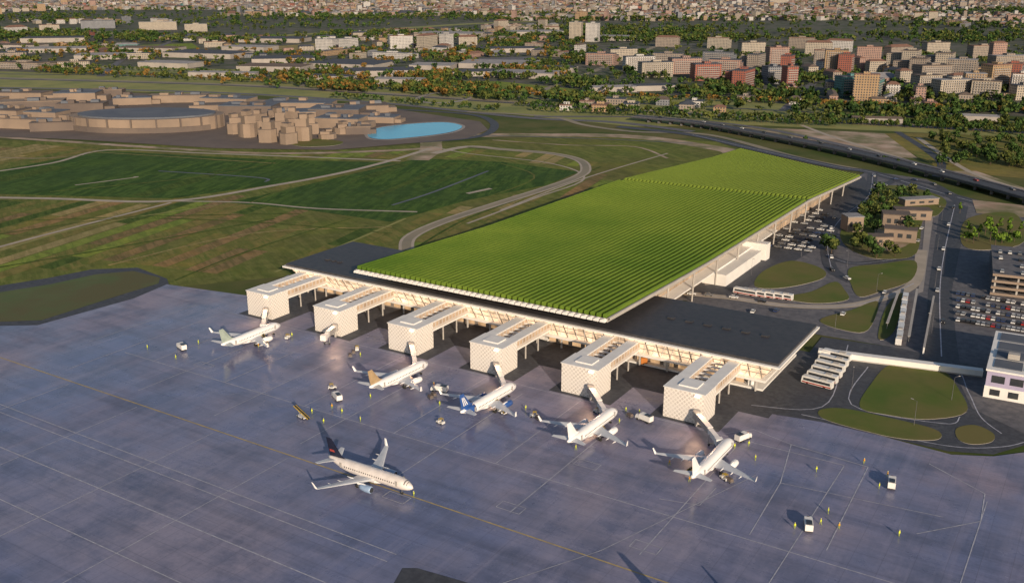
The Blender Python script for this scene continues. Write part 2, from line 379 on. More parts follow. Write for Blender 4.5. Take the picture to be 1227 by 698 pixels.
ribbon('dirt_bank',[(500,192),(516,180),(520,168),(560,163),(640,162),(760,164),(860,178),(880,184)],20,.16,mt['dirt'])
ribbon('dirt_bank',[(-60,160),(200,178),(330,184),(480,180),(520,176)],9,.165,mt['dirt'])
sheet('taxiway',[(-60,352),(60,333),(110,323),(165,321),(200,334),(205,348),(150,362),(60,392),(-60,400)],.23,mt['asphalt'])
sheet('grass',[(-60,360),(60,341),(115,329),(160,325),(192,333),(190,340),(150,352),(50,384),(-60,388)],.27,mt['lawn2'])
# apron
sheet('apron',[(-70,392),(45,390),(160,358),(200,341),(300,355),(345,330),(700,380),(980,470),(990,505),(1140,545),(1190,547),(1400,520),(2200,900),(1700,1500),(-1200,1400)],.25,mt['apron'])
sheet('service_road',[(-350,318),(-92,318),(-92,390),(-350,390)],.275,mt['asphalt'],world=True)
for i in range(6):
    xr=-109-41.6*i
    sheet('service_road',[(xr-20,298),(xr-20,318.5),(xr+6,318.5),(xr+6,298)],.277+.002*i,mt['asphalt'],world=True)
sheet('verge',[(482,681),(500,681),(600,710),(460,720)],.3,mt['asphalt'])
sheet('east_road',[(868,484),(905,455),(962,432),(985,404),(1080,418),(1227,452),(1500,520),(1400,560),(1227,534),(1190,545),(1135,541),(985,506),(885,490)],.295,mt['asphalt'])
sheet('concrete_yard',[(1143,446),(1260,470),(1300,520),(1227,520),(1165,490)],.33,mt['road'])
islandk('lawn',[(1066,438),(1105,437),(1132,446),(1148,466),(1158,494),(1112,503),(1065,498),(1030,488),(1044,460)],mt['lawn'],.42)
islandk('lawn',[(982,492),(1010,490),(1060,500),(1120,515),(1124,527),(1085,527),(1040,518),(988,503)],mt['lawn'],.42)
islandk('lawn',[(1146,514),(1168,510),(1190,520),(1188,530),(1165,533),(1148,527)],mt['lawn'],.42)
# landside
sheet('forecourt_road',[(733,385),(800,350),(985,235),(1040,205),(1110,215),(1160,240),(1240,262),(1400,300),(1400,480),(1227,452),(1080,418),(985,402),(900,385),(820,360)],.24,mt['road'])
sheet('forecourt_road',[(800,345),(850,330),(905,295),(985,240),(1035,212),(1048,232),(1010,268),(975,300),(905,340),(880,352),(820,358)],.28,mt['asphalt'])
sheet('forecourt_paving',[(838,330),(850,318),(892,296),(897,310),(870,340),(845,342)],.32,mt['pale'])
sheet('east_road',[(1128,238),(1160,248),(1150,300),(1140,350),(1145,400),(1150,436),(1108,425),(1112,350)],.285,mt['asphalt'])
LN=[[(905,344),(914,326),(948,313),(984,322),(986,334),(942,345)],
    [(938,357),(972,350),(1000,338),(1012,348),(1015,360),(975,364)],
    [(1018,322),(1055,317),(1096,313),(1092,336),(1055,350),(1030,356),(1020,342)],
    [(1030,252),(1058,224),(1100,227),(1133,240),(1124,258),(1106,264),(1098,304),(1062,311),(1035,307),(1012,294),(1008,276)],
    [(982,384),(1020,372),(1052,362),(1040,396),(1010,396)],
    [(1062,368),(1082,352),(1072,396),(1052,406)],
    [(1160,262),(1215,256),(1227,290),(1180,300),(1152,292)]]
for q in LN: islandk('lawn',q,mt['lawn'],.42)
sheet('bare_land',[(1050,272),(1085,268),(1090,292),(1056,300)],.46,mt['dirt'],smooth=True)
sheet('bare_land',[(1165,240),(1240,248),(1240,262),(1170,256)],.40,mt['dirt'])
sheet('forecourt_paving',[(1109,260),(1118,261),(1106,350),(1100,352)],.34,mt['pale'])
ribbon('loop_road',[(1046,208),(1040,236),(1008,262),(992,290),(996,322),(1022,338)],7,.36,mt['asphalt'])
ribbon('loop_road',[(820,352),(880,358),(935,366),(1000,368),(1050,360),(1095,340),(1104,300)],6,.37,mt['path'])
ribbon('loop_road',[(1048,232),(1075,216),(1120,222),(1150,244)],6,.365,mt['asphalt'])
ribbon('loop_road',[(990,306),(1020,316),(1060,313),(1102,306)],6,.368,mt['asphalt'])
for k,(q,w_) in enumerate((([(820,352),(880,358),(935,366),(1000,368),(1050,360),(1095,340)],.5),([(1046,208),(1040,236),(1008,262),(992,290),(996,322)],.4),([(1144,246),(1132,300),(1126,350),(1128,428)],.5),([(990,306),(1020,316),(1060,313),(1102,306)],.4))): ribbon('road_line',q,w_,.385+.001*k,mt['paintw'])
for k,q in enumerate(([(900,486),(985,488),(1008,440),(1016,414)],[(960,497),(1010,508),(1130,534),(1200,536),(1240,526)],[(1040,440),(1020,485),(1130,508),(1150,500)],[(1060,428),(1140,440),(1160,470),(1175,500),(1200,520)])): ribbon('road_line',q,.4,.345+.001*k,mt['paintw'])
sheet('bare_land',[(880,152),(980,156),(1060,160),(1100,190),(1040,186),(960,172)],.12,mt['dirt'])
sheet('bare_land',[(1120,205),(1170,205),(1227,225),(1227,232)],.13,mt['dirt'])
sheet('field',[(1050,160),(1240,160),(1240,215),(1130,205)],.10,mt['f_olive'])
ribbon('dirt_track',[(1075,158),(1110,180),(1128,196),(1122,212)],7,.2,mt['asphalt'])
ribbon('dirt_track',[(1100,165),(1160,205),(1240,232)],5,.22,mt['path'])
ribbon('dirt_track',[(960,150),(1000,165),(1080,190),(1180,222)],5,.23,mt['path'])
# highway band
sheet('verge',[(-60,84),(300,94),(600,110),(900,128),(1300,150),(1300,168),(900,150),(760,152),(560,132),(300,114),(-60,104)],.16,mt['f_yel'])
ribbon('highway',[(-80,92),(150,98),(300,103),(450,112),(600,122),(760,132),(900,140),(1060,149),(1227,158),(1300,163)],26,.24,mt['hway'])
ribbon('highway_lane',[(-80,92.7),(150,98.7),(300,103.8),(450,112.9),(600,122.9),(760,133),(900,141),(1060,150),(1227,159)],8,.27,mt['asphalt'])
ribbon('highway',[(-80,104),(150,108),(300,113),(450,123),(560,134),(640,142),(740,147),(830,158)],13,.26,mt['road'])
ribbon('highway',[(-80,88),(200,92),(420,103),(640,118),(900,131),(1300,152)],9,.265,mt['asphalt'])
ribbon('highway',[(560,134),(660,140),(700,150),(760,158),(850,162),(960,190),(1045,206)],8,.3,mt['hway'])
ribbon('ring_road',[(470,131),(560,137),(590,146),(588,158),(560,166),(480,172),(420,177)],9,.33,mt['asphalt'])
ribbon('ring_road',[(500,118),(520,112),(550,112),(562,118),(540,123),(510,123),(500,118)],7,.33,mt['pale'])
ribbon('grass_strip',[(-60,30),(180,42),(300,44),(420,38),(560,29),(640,26)],60,.2,mt['f_yel'])
EX=[[(0,76),(150,80),(300,84),(300,90),(100,86),(0,82)],[(520,96),(600,98),(700,108),(700,114),(560,106)],[(690,112),(840,118),(1000,128),(1000,133),(820,126),(690,118)],[(300,58),(380,52),(400,56),(320,64)],[(150,55),(230,52),(240,58),(160,62)],[(560,70),(640,68),(660,74),(580,78)],[(980,122),(1100,128),(1100,134),(980,130)]]
for k,q in enumerate(EX): sheet('open_grass',q,.21+.002*k,mt[('f_yel','f_lime','f_yel','f_tan','f_lime','road','f_yel')[k]])
for k,(q,w_,m_) in enumerate((([(-60,64),(150,66),(380,68),(560,66),(700,62),(900,50),(1240,44)],14,'road'),([(640,112),(700,90),(760,66),(800,50)],12,'hway'),([(360,104),(400,84),(440,64),(470,50)],12,'hway'),([(940,132),(970,104),(1000,84),(1100,74),(1240,66)],12,'road'),([(120,92),(150,70),(190,56),(230,40)],12,'road'),([(700,100),(860,112),(1000,124),(1240,134)],10,'hway'),([(-60,76),(200,84),(400,96)],9,'hway'))):
    ribbon('avenue',q,w_,.24+.003*k,mt[m_])
# ------------------------------------------------------------ apron markings
mw=MB(); my=MB()
def line(mb,x0,y0,x1,y1,w=.35,z=.3):
    dx,dy=x1-x0,y1-y0; l=math.hypot(dx,dy); nx,ny=-dy/l*w/2,dx/l*w/2
    mb.add([(x0+nx,y0+ny,z),(x0-nx,y0-ny,z),(x1-nx,y1-ny,z),(x1+nx,y1+ny,z)],[(0,1,2,3)])
line(my,-700,207,150,207,.5)
for Y,w in ((180,.3),(176,.3),(160,.35),(140,.3)): line(mw,-600,Y,-150,Y,w,.29)
line(mw,-340,238,60,238,.3,.295)
for i in range(7):
    x=-94-41.6*i
    line(mw,x,215,x,290,.3,.305)
    if i: line(mw,x-20,238,x-20,296,.28,.308)
for x in (-520,-470,-420,-370,-330,-290,-250,-215): line(mw,x,100,x,205,.25,.285)
for x in (-60,-18,24): line(mw,x,215,x,296,.28,.305)
def pl(pts,w=.3,z=.312):
    q=[G(*p) for p in pts]
    for a,b in zip(q,q[1:]): line(mw,*a,*b,w,z)
pl([(868,520),(903,515),(948,533),(935,579),(898,641)])
pl([(948,533),(1040,560)]); pl([(1113,556),(1180,592),(1175,625),(1098,640)]); pl([(1040,560),(990,660)]); pl([(600,700),(720,660),(905,570)],.25,.314)
pl([(935,579),(1130,620)],.25,.316); pl([(790,598),(838,606),(858,585)],.25,.318)
for u,v in ((608,612),(240,440),(470,600),(700,560),(770,660)):
    q=G(u,v)
    for s in (0,4): line(mw,q[0]-4,q[1]+s,q[0]+4,q[1]+s,.25,.32); line(mw,q[0]-4+2*s,q[1],q[0]-4+2*s,q[1]+4,.25,.322)
line(mw,-345,296.5,-60,296.5,.3,.326)
tag(mw.build('apron_markings',mt['paintw']),kind='structure')
tag(my.build('taxiway_centreline',mt['painty']),kind='structure')
# ------------------------------------------------------------ terminal
T=thing('airport_terminal','long low airport terminal with dark flat roof and huge sloping vineyard roof','terminal',(0,0,0))
b=MB(); b.bx(-342,-95,335,385,13.5,14.5); b.build('flat_roof',mt['darkroof'],T)
b=MB(); b.prism([(-343,333.6),(-94,333.6),(-94,386),(-343,386)],12.8,13.49); b.build('roof_fascia',mt['white'],T)
def frust(mb,a,z0,c,z1,mi=0):
    mb.add([(a[0],a[2],z0),(a[1],a[2],z0),(a[1],a[3],z0),(a[0],a[3],z0),(c[0],c[2],z1),(c[1],c[2],z1),(c[1],c[3],z1),(c[0],c[3],z1)],[(3,2,1,0),(4,5,6,7),(0,1,5,4),(1,2,6,5),(2,3,7,6),(3,0,4,7)],mi)
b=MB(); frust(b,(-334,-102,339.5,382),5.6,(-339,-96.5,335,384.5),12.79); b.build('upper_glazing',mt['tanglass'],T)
b=MB(); b.bx(-336,-100,337.5,384,4.8,5.59); b.build('floor_slab',mt['white'],T)
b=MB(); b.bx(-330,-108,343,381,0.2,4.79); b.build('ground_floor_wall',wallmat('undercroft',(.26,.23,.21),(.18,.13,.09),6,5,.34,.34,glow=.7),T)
b=MB(); b.bx(-160,-101.5,340,383,.2,1.0); b.build('podium_band',mt['white'],T)
for i in range(61):
    b=MB(); b.tube((-333+i*3.80,339.2,5.6),(-337+i*3.95,334.7,12.8),.14,.14,5); b.build('mullion',mt['white'],T)
for i in range(12):
    b=MB(); b.tube((-101.6,341+i*3.6,5.6),(-96.2,337+i*4.2,12.8),.14,.14,5); b.build('mullion',mt['white'],T)
for i in range(20):
    b=MB(); b.tube((-332+i*12,339,.2),(-332+i*12,339,4.8),.45,.45,10); b.build('column',mt['conc'],T)
for i in range(9):
    b=MB(); b.bx(-330+i*4,-328+i*4,350,352,14.51,15.0) if i<3 else b.bx(-150+(i-3)*8,-147+(i-3)*8,360,362,14.51,15.0); b.build('roof_vent',mt['darkroof'],T)
# vineyard roof
XA,XB=-163.0,-293.0
def yend(x): t=(x-XA)/(XB-XA); return 744+t*108
def zend(x): t=(x-XA)/(XB-XA); return 7.3-t*6.3
def zr(x,y):
    t=(y-331)/(yend(x)-331); z=20.5+(zend(x)-20.5)*t
    return z+4.2*max(0,1-abs(y-610)/170.)
NX=8; ys=[331]+[331+ (610-331)*k/12 for k in range(1,13)]
b=MB(); sec=[]
for i in range(NX+1):
    x=XA+(XB-XA)*i/NX; yl=ys+[610+(yend(x)-610)*k/8 for k in range(1,9)]
    sec.append([(x,y,zr(x,y)) for y in yl])
n=len(sec[0]); vs=[p for s in sec for p in s]+[(p[0],p[1],p[2]-1.6) for s in sec for p in s]; o2=len(sec)*n
fs=[];mi=[]
for i in range(NX):
    for k in range(n-1):
        fs.append((i*n+k,i*n+k+1,(i+1)*n+k+1,(i+1)*n+k)); mi.append(0)
        fs.append((o2+i*n+k,o2+(i+1)*n+k,o2+(i+1)*n+k+1,o2+i*n+k+1)); mi.append(1)
for i in (0,NX):
    for k in range(n-1): fs.append((i*n+k,i*n+k+1,o2+i*n+k+1,o2+i*n+k)); mi.append(1)
for k in (0,n-1):
    for i in range(NX): fs.append((i*n+k,(i+1)*n+k,o2+(i+1)*n+k,o2+i*n+k)); mi.append(1)
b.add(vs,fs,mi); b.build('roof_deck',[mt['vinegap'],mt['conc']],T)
NR=46; pw=(XA-XB)/NR
for i in range(NR):
    xc=XA-(i+.5)*pw; ye=yend(xc)-1; b=MB(); secs=[]; rr=random.Random(i)
    yy=[]; y=331.4
    while y<602: yy.append(y); y+=4+rr.uniform(-.5,.5)
    yy+=[604,606,612,614]; y=618
    while y<ye: yy.append(y); y+=4+rr.uniform(-.5,.5)
    yy.append(ye)
    for y in yy:
        st_=606<=y<=612
        hgt=.15 if st_ else (1.5 if y<608 else 1.3)+rr.uniform(-.05,.05); w=pw*(.31 if y<608 else .36)+rr.uniform(-.03,.03); z=zr(xc,y)-.02+(.35 if not st_ else .12)
        secs.append([(xc-w,y,z-.4),(xc-w*.95,y,z+hgt*.75),(xc-w*.3,y,z+hgt),(xc+w*.3,y,z+hgt),(xc+w*.95,y,z+hgt*.75),(xc+w,y,z-.4)])
    b.loft(secs); b.build('vine_row',mt['vine'],T)
    b=MB(); z=zr(xc,331)
    b.loft([[(xc+pw*.42*math.cos(a),yq,z-1.2+1.3*math.sin(a)) for a in [math.pi*k/6 for k in range(7)]] for yq in (329.0,330.98)])
    b.build('roof_beam_end',mt['white'],T)
b=MB(); seg=[385,450,520,610,700]
vs=[];fs=[]
for y in seg:
    for x in (-286,-173): vs+= [(x,y,.2),(x,y,zr(x,y)-1.7)]
for k in range(4):
    a=k*4; c=a+4
    fs+=[(a,c,c+1,a+1),(a+2,a+3,c+3,c+2),(a+1,c+1,c+3,a+3)]
fs+=[(0,1,3,2),(16,18,19,17)]
b.add(vs,fs); b.build('hall_wall',mt['hallglass'],T)
b=MB(); b.bx(-172.9,-166.5,386,560,6.2,6.9); b.build('balcony_slab',mt['white'],T)
b=MB(); b.bx(-172.8,-160,458,512,.2,6.19); b.bx(-172,-158,515,521,.2,9.5); b.build('entrance_block',mt['white'],T)
for i in range(11):
    y=396+i*31; b=MB(); b.tube((-165.5,y,.2),(-165,y,zr(-165,y)-1.6),.4,.55,10); b.build('column',mt['conc'],T)
b=MB()
yl=ys+[610+(yend(XA)-610)*q/8 for q in range(1,9)]
for k in range(len(yl)-1):
    y0,y1=yl[k],yl[k+1]
    b.add([(XA+.05,y0,zr(XA,y0)+.5),(XA+.9,y0,zr(XA,y0)+.5),(XA+.9,y0,zr(XA,y0)-.6),(XA+.05,y0,zr(XA,y0)-.6),
           (XA+.05,y1,zr(XA,y1)+.5),(XA+.9,y1,zr(XA,y1)+.5),(XA+.9,y1,zr(XA,y1)-.6),(XA+.05,y1,zr(XA,y1)-.6)],[(0,1,5,4),(1,2,6,5),(2,3,7,6),(3,0,4,7)])
b.build('roof_edge_trim',mt['conc'],T)
# piers
ordn=['leftmost','second from the left','third from the left','fourth from the left','second from the right','rightmost']
lampm=newmat('flood_lamp'); lampm[2].inputs['Emission Color'].default_value=(1,.75,.5,1); lampm[2].inputs['Emission Strength'].default_value=5; lampm=lampm[0]
for i in range(6):
    xr=-109-41.6*i
    P=thing('boarding_pier','pale lattice gatehouse with twin covered corridors to the terminal, '+ordn[5-i]+' of six','boarding pier',(xr-8,306,0),0)
    b=MB(); b.bx(-7.6,7.6,-6,5,.25,11.6); b.build('gatehouse',mt['lattice'],P)
    b=MB(); b.bx(-7.9,7.9,-6.3,5.3,11.61,11.95); b.build('roof_slab',mt['panelroof'],P)
    b=MB(); b.bx(-3.5,3.5,-3,3,11.96,12.4); b.build('roof_hatch',mt['white'],P)
    for s in (-1,1):
        b=MB(); b.bx(s*5.4-1.9,s*5.4+1.9,5.02,32.5,8.0,11.3); b.build('corridor',mt['corrglass'],P)
        b=MB(); b.bx(s*5.4-2.2,s*5.4+2.2,5.32,31.0,11.32,11.8); b.build('corridor_roof',mt['panelroof'],P)
        b=MB(); b.bx(s*5.4-2.1,s*5.4+2.1,5.05,31.4,7.4,7.99); b.build('corridor_floor',mt['white'],P)
        for yy in (15,25):
            b=MB(); b.tube((s*5.4,yy,.25),(s*5.4,yy,7.4),.35,.35,8); b.build('column',mt['conc'],P)
    for yy in (9,13,17,21,25,29):
        b=MB(); b.bx(-3.45,3.45,yy-.35,yy+.35,9.4,9.9); b.build('cross_beam',mt['white'],P)
    b=MB(); b.box(5,-6.65,10.9,1.6,.5,.4); b.build('floodlight',lampm,P)
    ld=bpy.data.lights.new('floodlight_lamp','SPOT'); ld.energy=5500; ld.color=(1,.60,.36); ld.spot_size=R(140); ld.spot_blend=1; ld.shadow_soft_size=1.5; ld.specular_factor=.1
    lo=bpy.data.objects.new('floodlight_lamp',ld); COL.objects.link(lo); lo.parent=P; lo.location=(6,-8.6,11.2)
    lo.rotation_euler=Vector((-.2,.75,.6)).to_track_quat('Z','Y').to_euler()
    tgt=(xr+14.4-2.3,282.5) if i!=4 else (xr+2,286)
    st=(xr-2.5,298.6)
    dx,dy=tgt[0]-st[0],tgt[1]-st[1]; L=math.hypot(dx,dy); rz=math.atan2(dy,dx)-math.pi/2
    J=thing('passenger_boarding_bridge',('white telescopic boarding bridge parked empty beside the ' if i==4 else 'white telescopic boarding bridge reaching the jet from the ')+ordn[5-i]+' gatehouse','boarding bridge',(st[0],st[1],.25),rz)
    b=MB(); b.tube((0,0,2.9),(0,0,5.8),1.3,1.3,16); b.tube((0,0,0),(0,0,2.89),.5,.5,10); b.build('rotunda',mt['conc'],J)
    b=MB(); b.box(0,L*.3+.8,4.3,1.9,L*.52,2.1); b.build('tunnel',mt['conc'],J)
    b=MB(); b.box(0,L*.3+.8,5.45,2.0,L*.52,.16); b.build('tunnel_roof',mt['white'],J)
    b=MB(); b.box(0,L*.70,4.2,1.7,L*.40,1.9); b.build('inner_tunnel',mt['white'],J)
    b=MB(); b.box(0,L-1.0,4.2,2.5,2.0,2.3); b.build('cab',mt['white'],J)
    b=MB(); b.tube((-1.2,L*.7,0.5),(-1.2,L*.7,4),.14); b.tube((1.2,L*.7,.5),(1.2,L*.7,4),.14); b.box(0,L*.7,.8,2.8,.5,.4); b.build('drive_column',mt['steel'],J)
    for s in (-1.1,1.1):
        b=MB(); b.tube((s-.2,L*.7,.5),(s+.2,L*.7,.5),.5,.5,12); b.build('wheel',mt['rubber'],J)
def slab(mb,L,Q,z0,z1):
    n=len(L)
    vs=[(*p,z0) for p in L]+[(*p,z0) for p in Q]+[(*p,z1) for p in L]+[(*p,z1) for p in Q]
    fs=[]
    for i in range(n-1):
        fs+=[(i,i+1,i+1+n,i+n),(2*n+i,3*n+i,3*n+i+1,2*n+i+1),(i,2*n+i,2*n+i+1,i+1),(n+i,n+i+1,3*n+i+1,3*n+i)]
    fs+=[(0,n,3*n,2*n),(n-1,3*n-1,4*n-1,2*n-1)]
    mb.add(vs,fs)
lb=thing('link_bridge','long low straight white walkway from the terminal end to the white office building','bridge',(0,0,0))
pts=[(-94,388),G(1178,443,3)]
L_,Q_=ribbon_pts(pts,2.6)
b=MB(); slab(b,L_,Q_,.9,2.9); b.build('walkway',mt['white'],lb)
L2,Q2=ribbon_pts(pts,3.4); b=MB(); slab(b,L2,Q2,2.91,3.15); b.build('walkway_roof',mt['white'],lb)
b=MB(); L2,Q2=ribbon_pts(pts,2.2); slab(b,L2,Q2,.3,.89); b.build('plinth',mt['conc'],lb)
A=G(1106,425); C_=G(1118,362)
wl=thing('screen_wall','long thin white wall running back from the walkway beside the bus bays','wall',(0,0,0))
b=MB(); L2,Q2=ribbon_pts([A,C_],.6); slab(b,L2,Q2,.3,3.2); b.build('wall_panel',mt['white'],wl)
b=MB(); L2,Q2=ribbon_pts([A,C_],.9); slab(b,L2,Q2,3.21,3.4); b.build('coping',mt['conc'],wl)
# elevated road
vp=[G(u,v) for u,v in ((760,145),(830,152),(900,164),(1000,184),(1110,211),(1227,243),(1330,275))]
vp=smoothloop(vp,False,6)
V=thing('viaduct','long elevated road curving past the far end of the vineyard roof','viaduct',(0,0,0))
L3,Q3=ribbon_pts(vp,14); b=MB(); slab(b,L3,Q3,4.2,5.6); b.build('deck',[mt['asphalt']],V)
L4,Q4=ribbon_pts(vp,12.6); b=MB(); n=len(vp); b.add([(*p,5.65) for p in L4]+[(*p,5.65) for p in Q4],[(i,i+n,i+1+n,i+1) for i in range(n-1)]); b.build('carriageway',mt['asphalt'],V)
for off in (6.8,-6.8):
    A,B=ribbon_pts(vp,abs(off)*2+.4); C,D=ribbon_pts(vp,abs(off)*2)
    b=MB(); slab(b,A if off>0 else D,C if off>0 else B,5.6,6.2); b.build('parapet',mt['road'],V)
for k in range(2,len(vp)-1):
    b=MB(); b.box(vp[k][0],vp[k][1],2.2,2,7,3.9,0); b.build('bridge_pier',mt['road'],V)
ribbon('lower_road',[(740,152),(830,162),(900,178),(1000,200),(1045,207),(1130,232),(1240,262),(1330,290)],13,.32,mt['asphalt'])
ribbon('road_line',[(830,162),(900,178),(1000,200),(1045,207),(1130,232),(1240,262)],.7,.36,mt['paintw'])
ribbon('lower_road',[(640,140),(780,141),(900,152),(1000,172),(1110,199),(1227,230)],9,.325,mt['road'])
p0=Vector(G(1150,219)); p1=Vector(G(1222,238)); d=(p1-p0).normalized(); az=math.atan2(d.y,d.x)-math.pi/2
tr=thing('train','pale train running beside the elevated road at the right edge','train',(p0.x,p0.y,.4),az)
for k in range(3):
    b=MB(); b.box(0,11+k*19.5,2.0,3,18.6,3.2); c=b.build('carriage',mt['conc'],tr)
    b=MB(); b.box(0,11+k*19.5,2.3,3.06,16,1.0); b.build('window_strip',mt['glass'],c)
# ------------------------------------------------------------ aircraft
WINGM=M('wing_grey',(.60,.62,.66),(.52,.54,.58),.4,.3,world=False)
def airfoil(x,y0,y1,z,th):
    c=y0-y1
    return [(x,y0,z),(x,y0-.12*c,z+th*.5),(x,y0-.4*c,z+th*.6),(x,y1,z+.02),(x,y0-.5*c,z-th*.35),(x,y0-.12*c,z-th*.4)]
def make_jet():
    J=thing('airliner','airliner','airliner',(0,0,0))
    st=[(16.9,.12,3.35),(16.55,.55,3.38),(15.9,.98,3.45),(15.0,1.4,3.58),(13.8,1.74,3.7),(12.4,1.92,3.78),(11,1.97,3.8),(4,1.97,3.8),(-6,1.97,3.8),(-8.5,1.86,3.88),(-11,1.55,4.1),(-13.2,1.15,4.4),(-15.2,.72,4.7),(-16.6,.35,4.9)]
    b=MB(); b.lathe(st,24); b.build('fuselage',mt['whitep'],J,smooth=True)
    b=MB(); b.loft([[(s*1.0,y,z) for s,z in ((-1.7*w,2.5),(-1.5*w,1.75),(0,1.6),(1.5*w,1.75),(1.7*w,2.5),(0,3.0))] for y,w in ((5,.4),(3.2,1),(-3,1),(-5.2,.3))]); b.build('belly_fairing',mt['whitep'],J)
    for s in (-1,1):
        secs=[airfoil(s*1.2,4.0,-3.0,2.75,.95),airfoil(s*6,.6,-3.5,3.15,.55),airfoil(s*12,-3.1,-5.5,3.65,.32),airfoil(s*16.6,-5.8,-7.3,4.05,.18)]
        b=MB(); b.loft(secs); w=b.build('wing',WINGM,J)
        b=MB(); b.loft([[(s*16.55,-6.0,4.0),(s*16.75,-6.6,4.05),(s*16.55,-7.3,4.0),(s*16.4,-6.6,4.0)],[(s*17.2,-7.2,6.2),(s*17.25,-7.5,6.2),(s*17.2,-7.9,6.2),(s*17.15,-7.5,6.2)]]); b.build('winglet',mt['whitep'],w)
        for xx,yy in ((4.6,-3.4),(8.2,-4.1),(11.3,-5.2)):
            b=MB(); b.lathe([(yy+1.4,.08,3.0+xx*.03),(yy+.4,.26,2.95+xx*.03),(yy-1.6,.05,3.05+xx*.03)],8,s*xx); b.build('flap_fairing',mt['whitep'],w)
        b=MB(); b.loft([airfoil(s*.5,-12.0,-15.6,4.75,.35),airfoil(s*6.1,-15.3,-16.8,5.3,.14)]); b.build('tailplane',WINGM,J)
        b=MB(); b.lathe([(5.6,.98,2.05),(5.2,1.1,2.05),(3.6,1.14,2.05),(1.9,.95,2.1),(1.2,.72,2.12)],18,s*5.8); e=b.build('engine',mt['whitep'],J,smooth=True)
        b=MB(); b.tube((s*5.8,5.57,2.05),(s*5.8,5.63,2.05),.86,.86,18); b.build('fan',mt['glass'],e)
        b=MB(); b.lathe([(1.19,.55,2.12),(.4,.3,2.14),(.1,.08,2.15)],12,s*5.8); b.build('exhaust_cone',mt['steel'],e,smooth=True)
        b=MB(); b.loft([[(s*5.8-.18,4.2,3.0),(s*5.8+.18,4.2,3.0),(s*5.8+.18,.4,2.6),(s*5.8-.18,.4,2.6)],[(s*5.8-.15,2.4,3.4),(s*5.8+.15,2.4,3.4),(s*5.8+.15,-.8,3.3),(s*5.8-.15,-.8,3.3)]]); b.build('pylon',mt['whitep'],J)
        b=MB(); b.tube((s*3.8,-1.6,.55),(s*3.5,-1.6,2.8),.16); mg=b.build('main_gear',mt['steel'],J)
        for q in (-.35,.35):
            b=MB(); b.tube((s*3.8+q-.18,-1.6,.58),(s*3.8+q+.18,-1.6,.58),.56,.56,14); b.build('wheel',mt['rubber'],mg)
        for k in range(24):
            y=11.2-k*.85
            b=MB(); b.bx(s*1.965-.02,s*1.965+.02,y-.16,y+.16,4.0,4.42); b.build('cabin_window',mt['glass'],J)
        for y in (12.0,-10.2):
            r=1.93 if y>0 else 1.66
            b=MB(); b.bx(s*r-.025,s*r+.025,y-.42,y+.42,3.35,5.0); b.build('cabin_door',mt['conc'],J)
    b=MB(); b.loft([[(0,-8.9,5.5),(.16,-12,5.3),(0,-15.8,5.1),(-.16,-12,5.3)],[(0,-11.0,6.4),(.2,-13,6.4),(0,-16.2,6.4),(-.2,-13,6.4)],[(0,-15.0,11.4),(.08,-16,11.4),(0,-17.2,11.4),(-.08,-16,11.4)]]); b.build('tail_fin',mt['whitep'],J)
    b=MB(); b.tube((0,12.6,.4),(0,12.6,2.3),.12); ng=b.build('nose_gear',mt['steel'],J)
    for q in (-.25,.25):
        b=MB(); b.tube((q-.1,12.6,.4),(q+.1,12.6,.4),.38,.38,12); b.build('wheel',mt['rubber'],ng)
    b=MB()
    def ring(y):
        for a,c in zip(st,st[1:]):
            if a[0]>=y>=c[0]:
                t=(a[0]-y)/(a[0]-c[0]); return (a[1]+(c[1]-a[1])*t+.02,a[2]+(c[2]-a[2])*t)
    angs=[R(28+124*k/10) for k in range(11)]
    for k in range(10):
        vs=[]
        for y,a in ((15.35,angs[k]),(15.35,angs[k+1]-.03),(14.35,angs[k+1]-.03),(14.35,angs[k])):
            r,zc=ring(y); vs.append((r*math.cos(a),y,zc+r*math.sin(a)))
        b.add(vs,[(0,1,2,3)])
    b.build('cockpit_window',mt['glass'],J)
    return J
jet=make_jet(); index()
LIV={'green':M('livery_sage',(.35,.42,.38),None,.5,.3,world=False),'bronze':M('livery_bronze',(.42,.30,.17),None,.5,.3,world=False),
 'blue':M('livery_blue',(.03,.10,.34),(.03,.08,.26),.5,.3,world=False),'pblue':M('livery_pale_blue',(.30,.42,.62),None,.5,.3,world=False),'navy':M('livery_navy',(.015,.018,.04),None,.5,.3,world=False),
 'orange':M('livery_orange',(.55,.2,.05),None,.5,.3,world=False),'red':M('livery_red',(.35,.06,.05),None,.5,.3,world=False),'rose':M('livery_pearl',(.76,.71,.69),None,.5,.28,world=False)}
jets=[((-302.5,273.5,.25),0,'white airliner with sage green tail fin at the leftmost gate','green','whitep'),
 ((-221.5,272,.25),-R(3),'white airliner with bronze tail fin at the third gatehouse from the left','bronze','whitep'),
 ((-180.5,272,.25),-R(3),'white airliner with blue tail and blue engines at the fourth gatehouse','blue','blue'),
 ((-138.2,272,.25),-R(2),'plain white airliner at the gatehouse second from the right','whitep','whitep'),
 ((-95.0,271,.25),-R(1),'plain white airliner at the rightmost gate','whitep','whitep'),
 ((-181.5,206.5,.25),-R(90),'pearl white airliner with dark tail taxiing on the yellow line','navy','pblue'),
 ((-55,188.5,.25),-R(90),'airliner with navy tail standing past the bottom edge of the picture','navy','whitep')]
JR=[]
for k,(l,rz,lab,fin,eng) in enumerate(jets):
    if k==0: j=jet; j.location=l; j.rotation_euler=(0,0,rz); j['label']=lab
    else: j=dup(jet,l,rz,lab)
    JR.append(j)
for j,(l,rz,lab,fin,eng) in zip(JR,jets):
    g_=lambda q: mt[q] if q in mt else LIV[q]
    setmat(j,'tail_fin',g_(fin)); setmat(j,'engine',g_(eng))
setmat(JR[5],'fuselage',LIV['rose'])
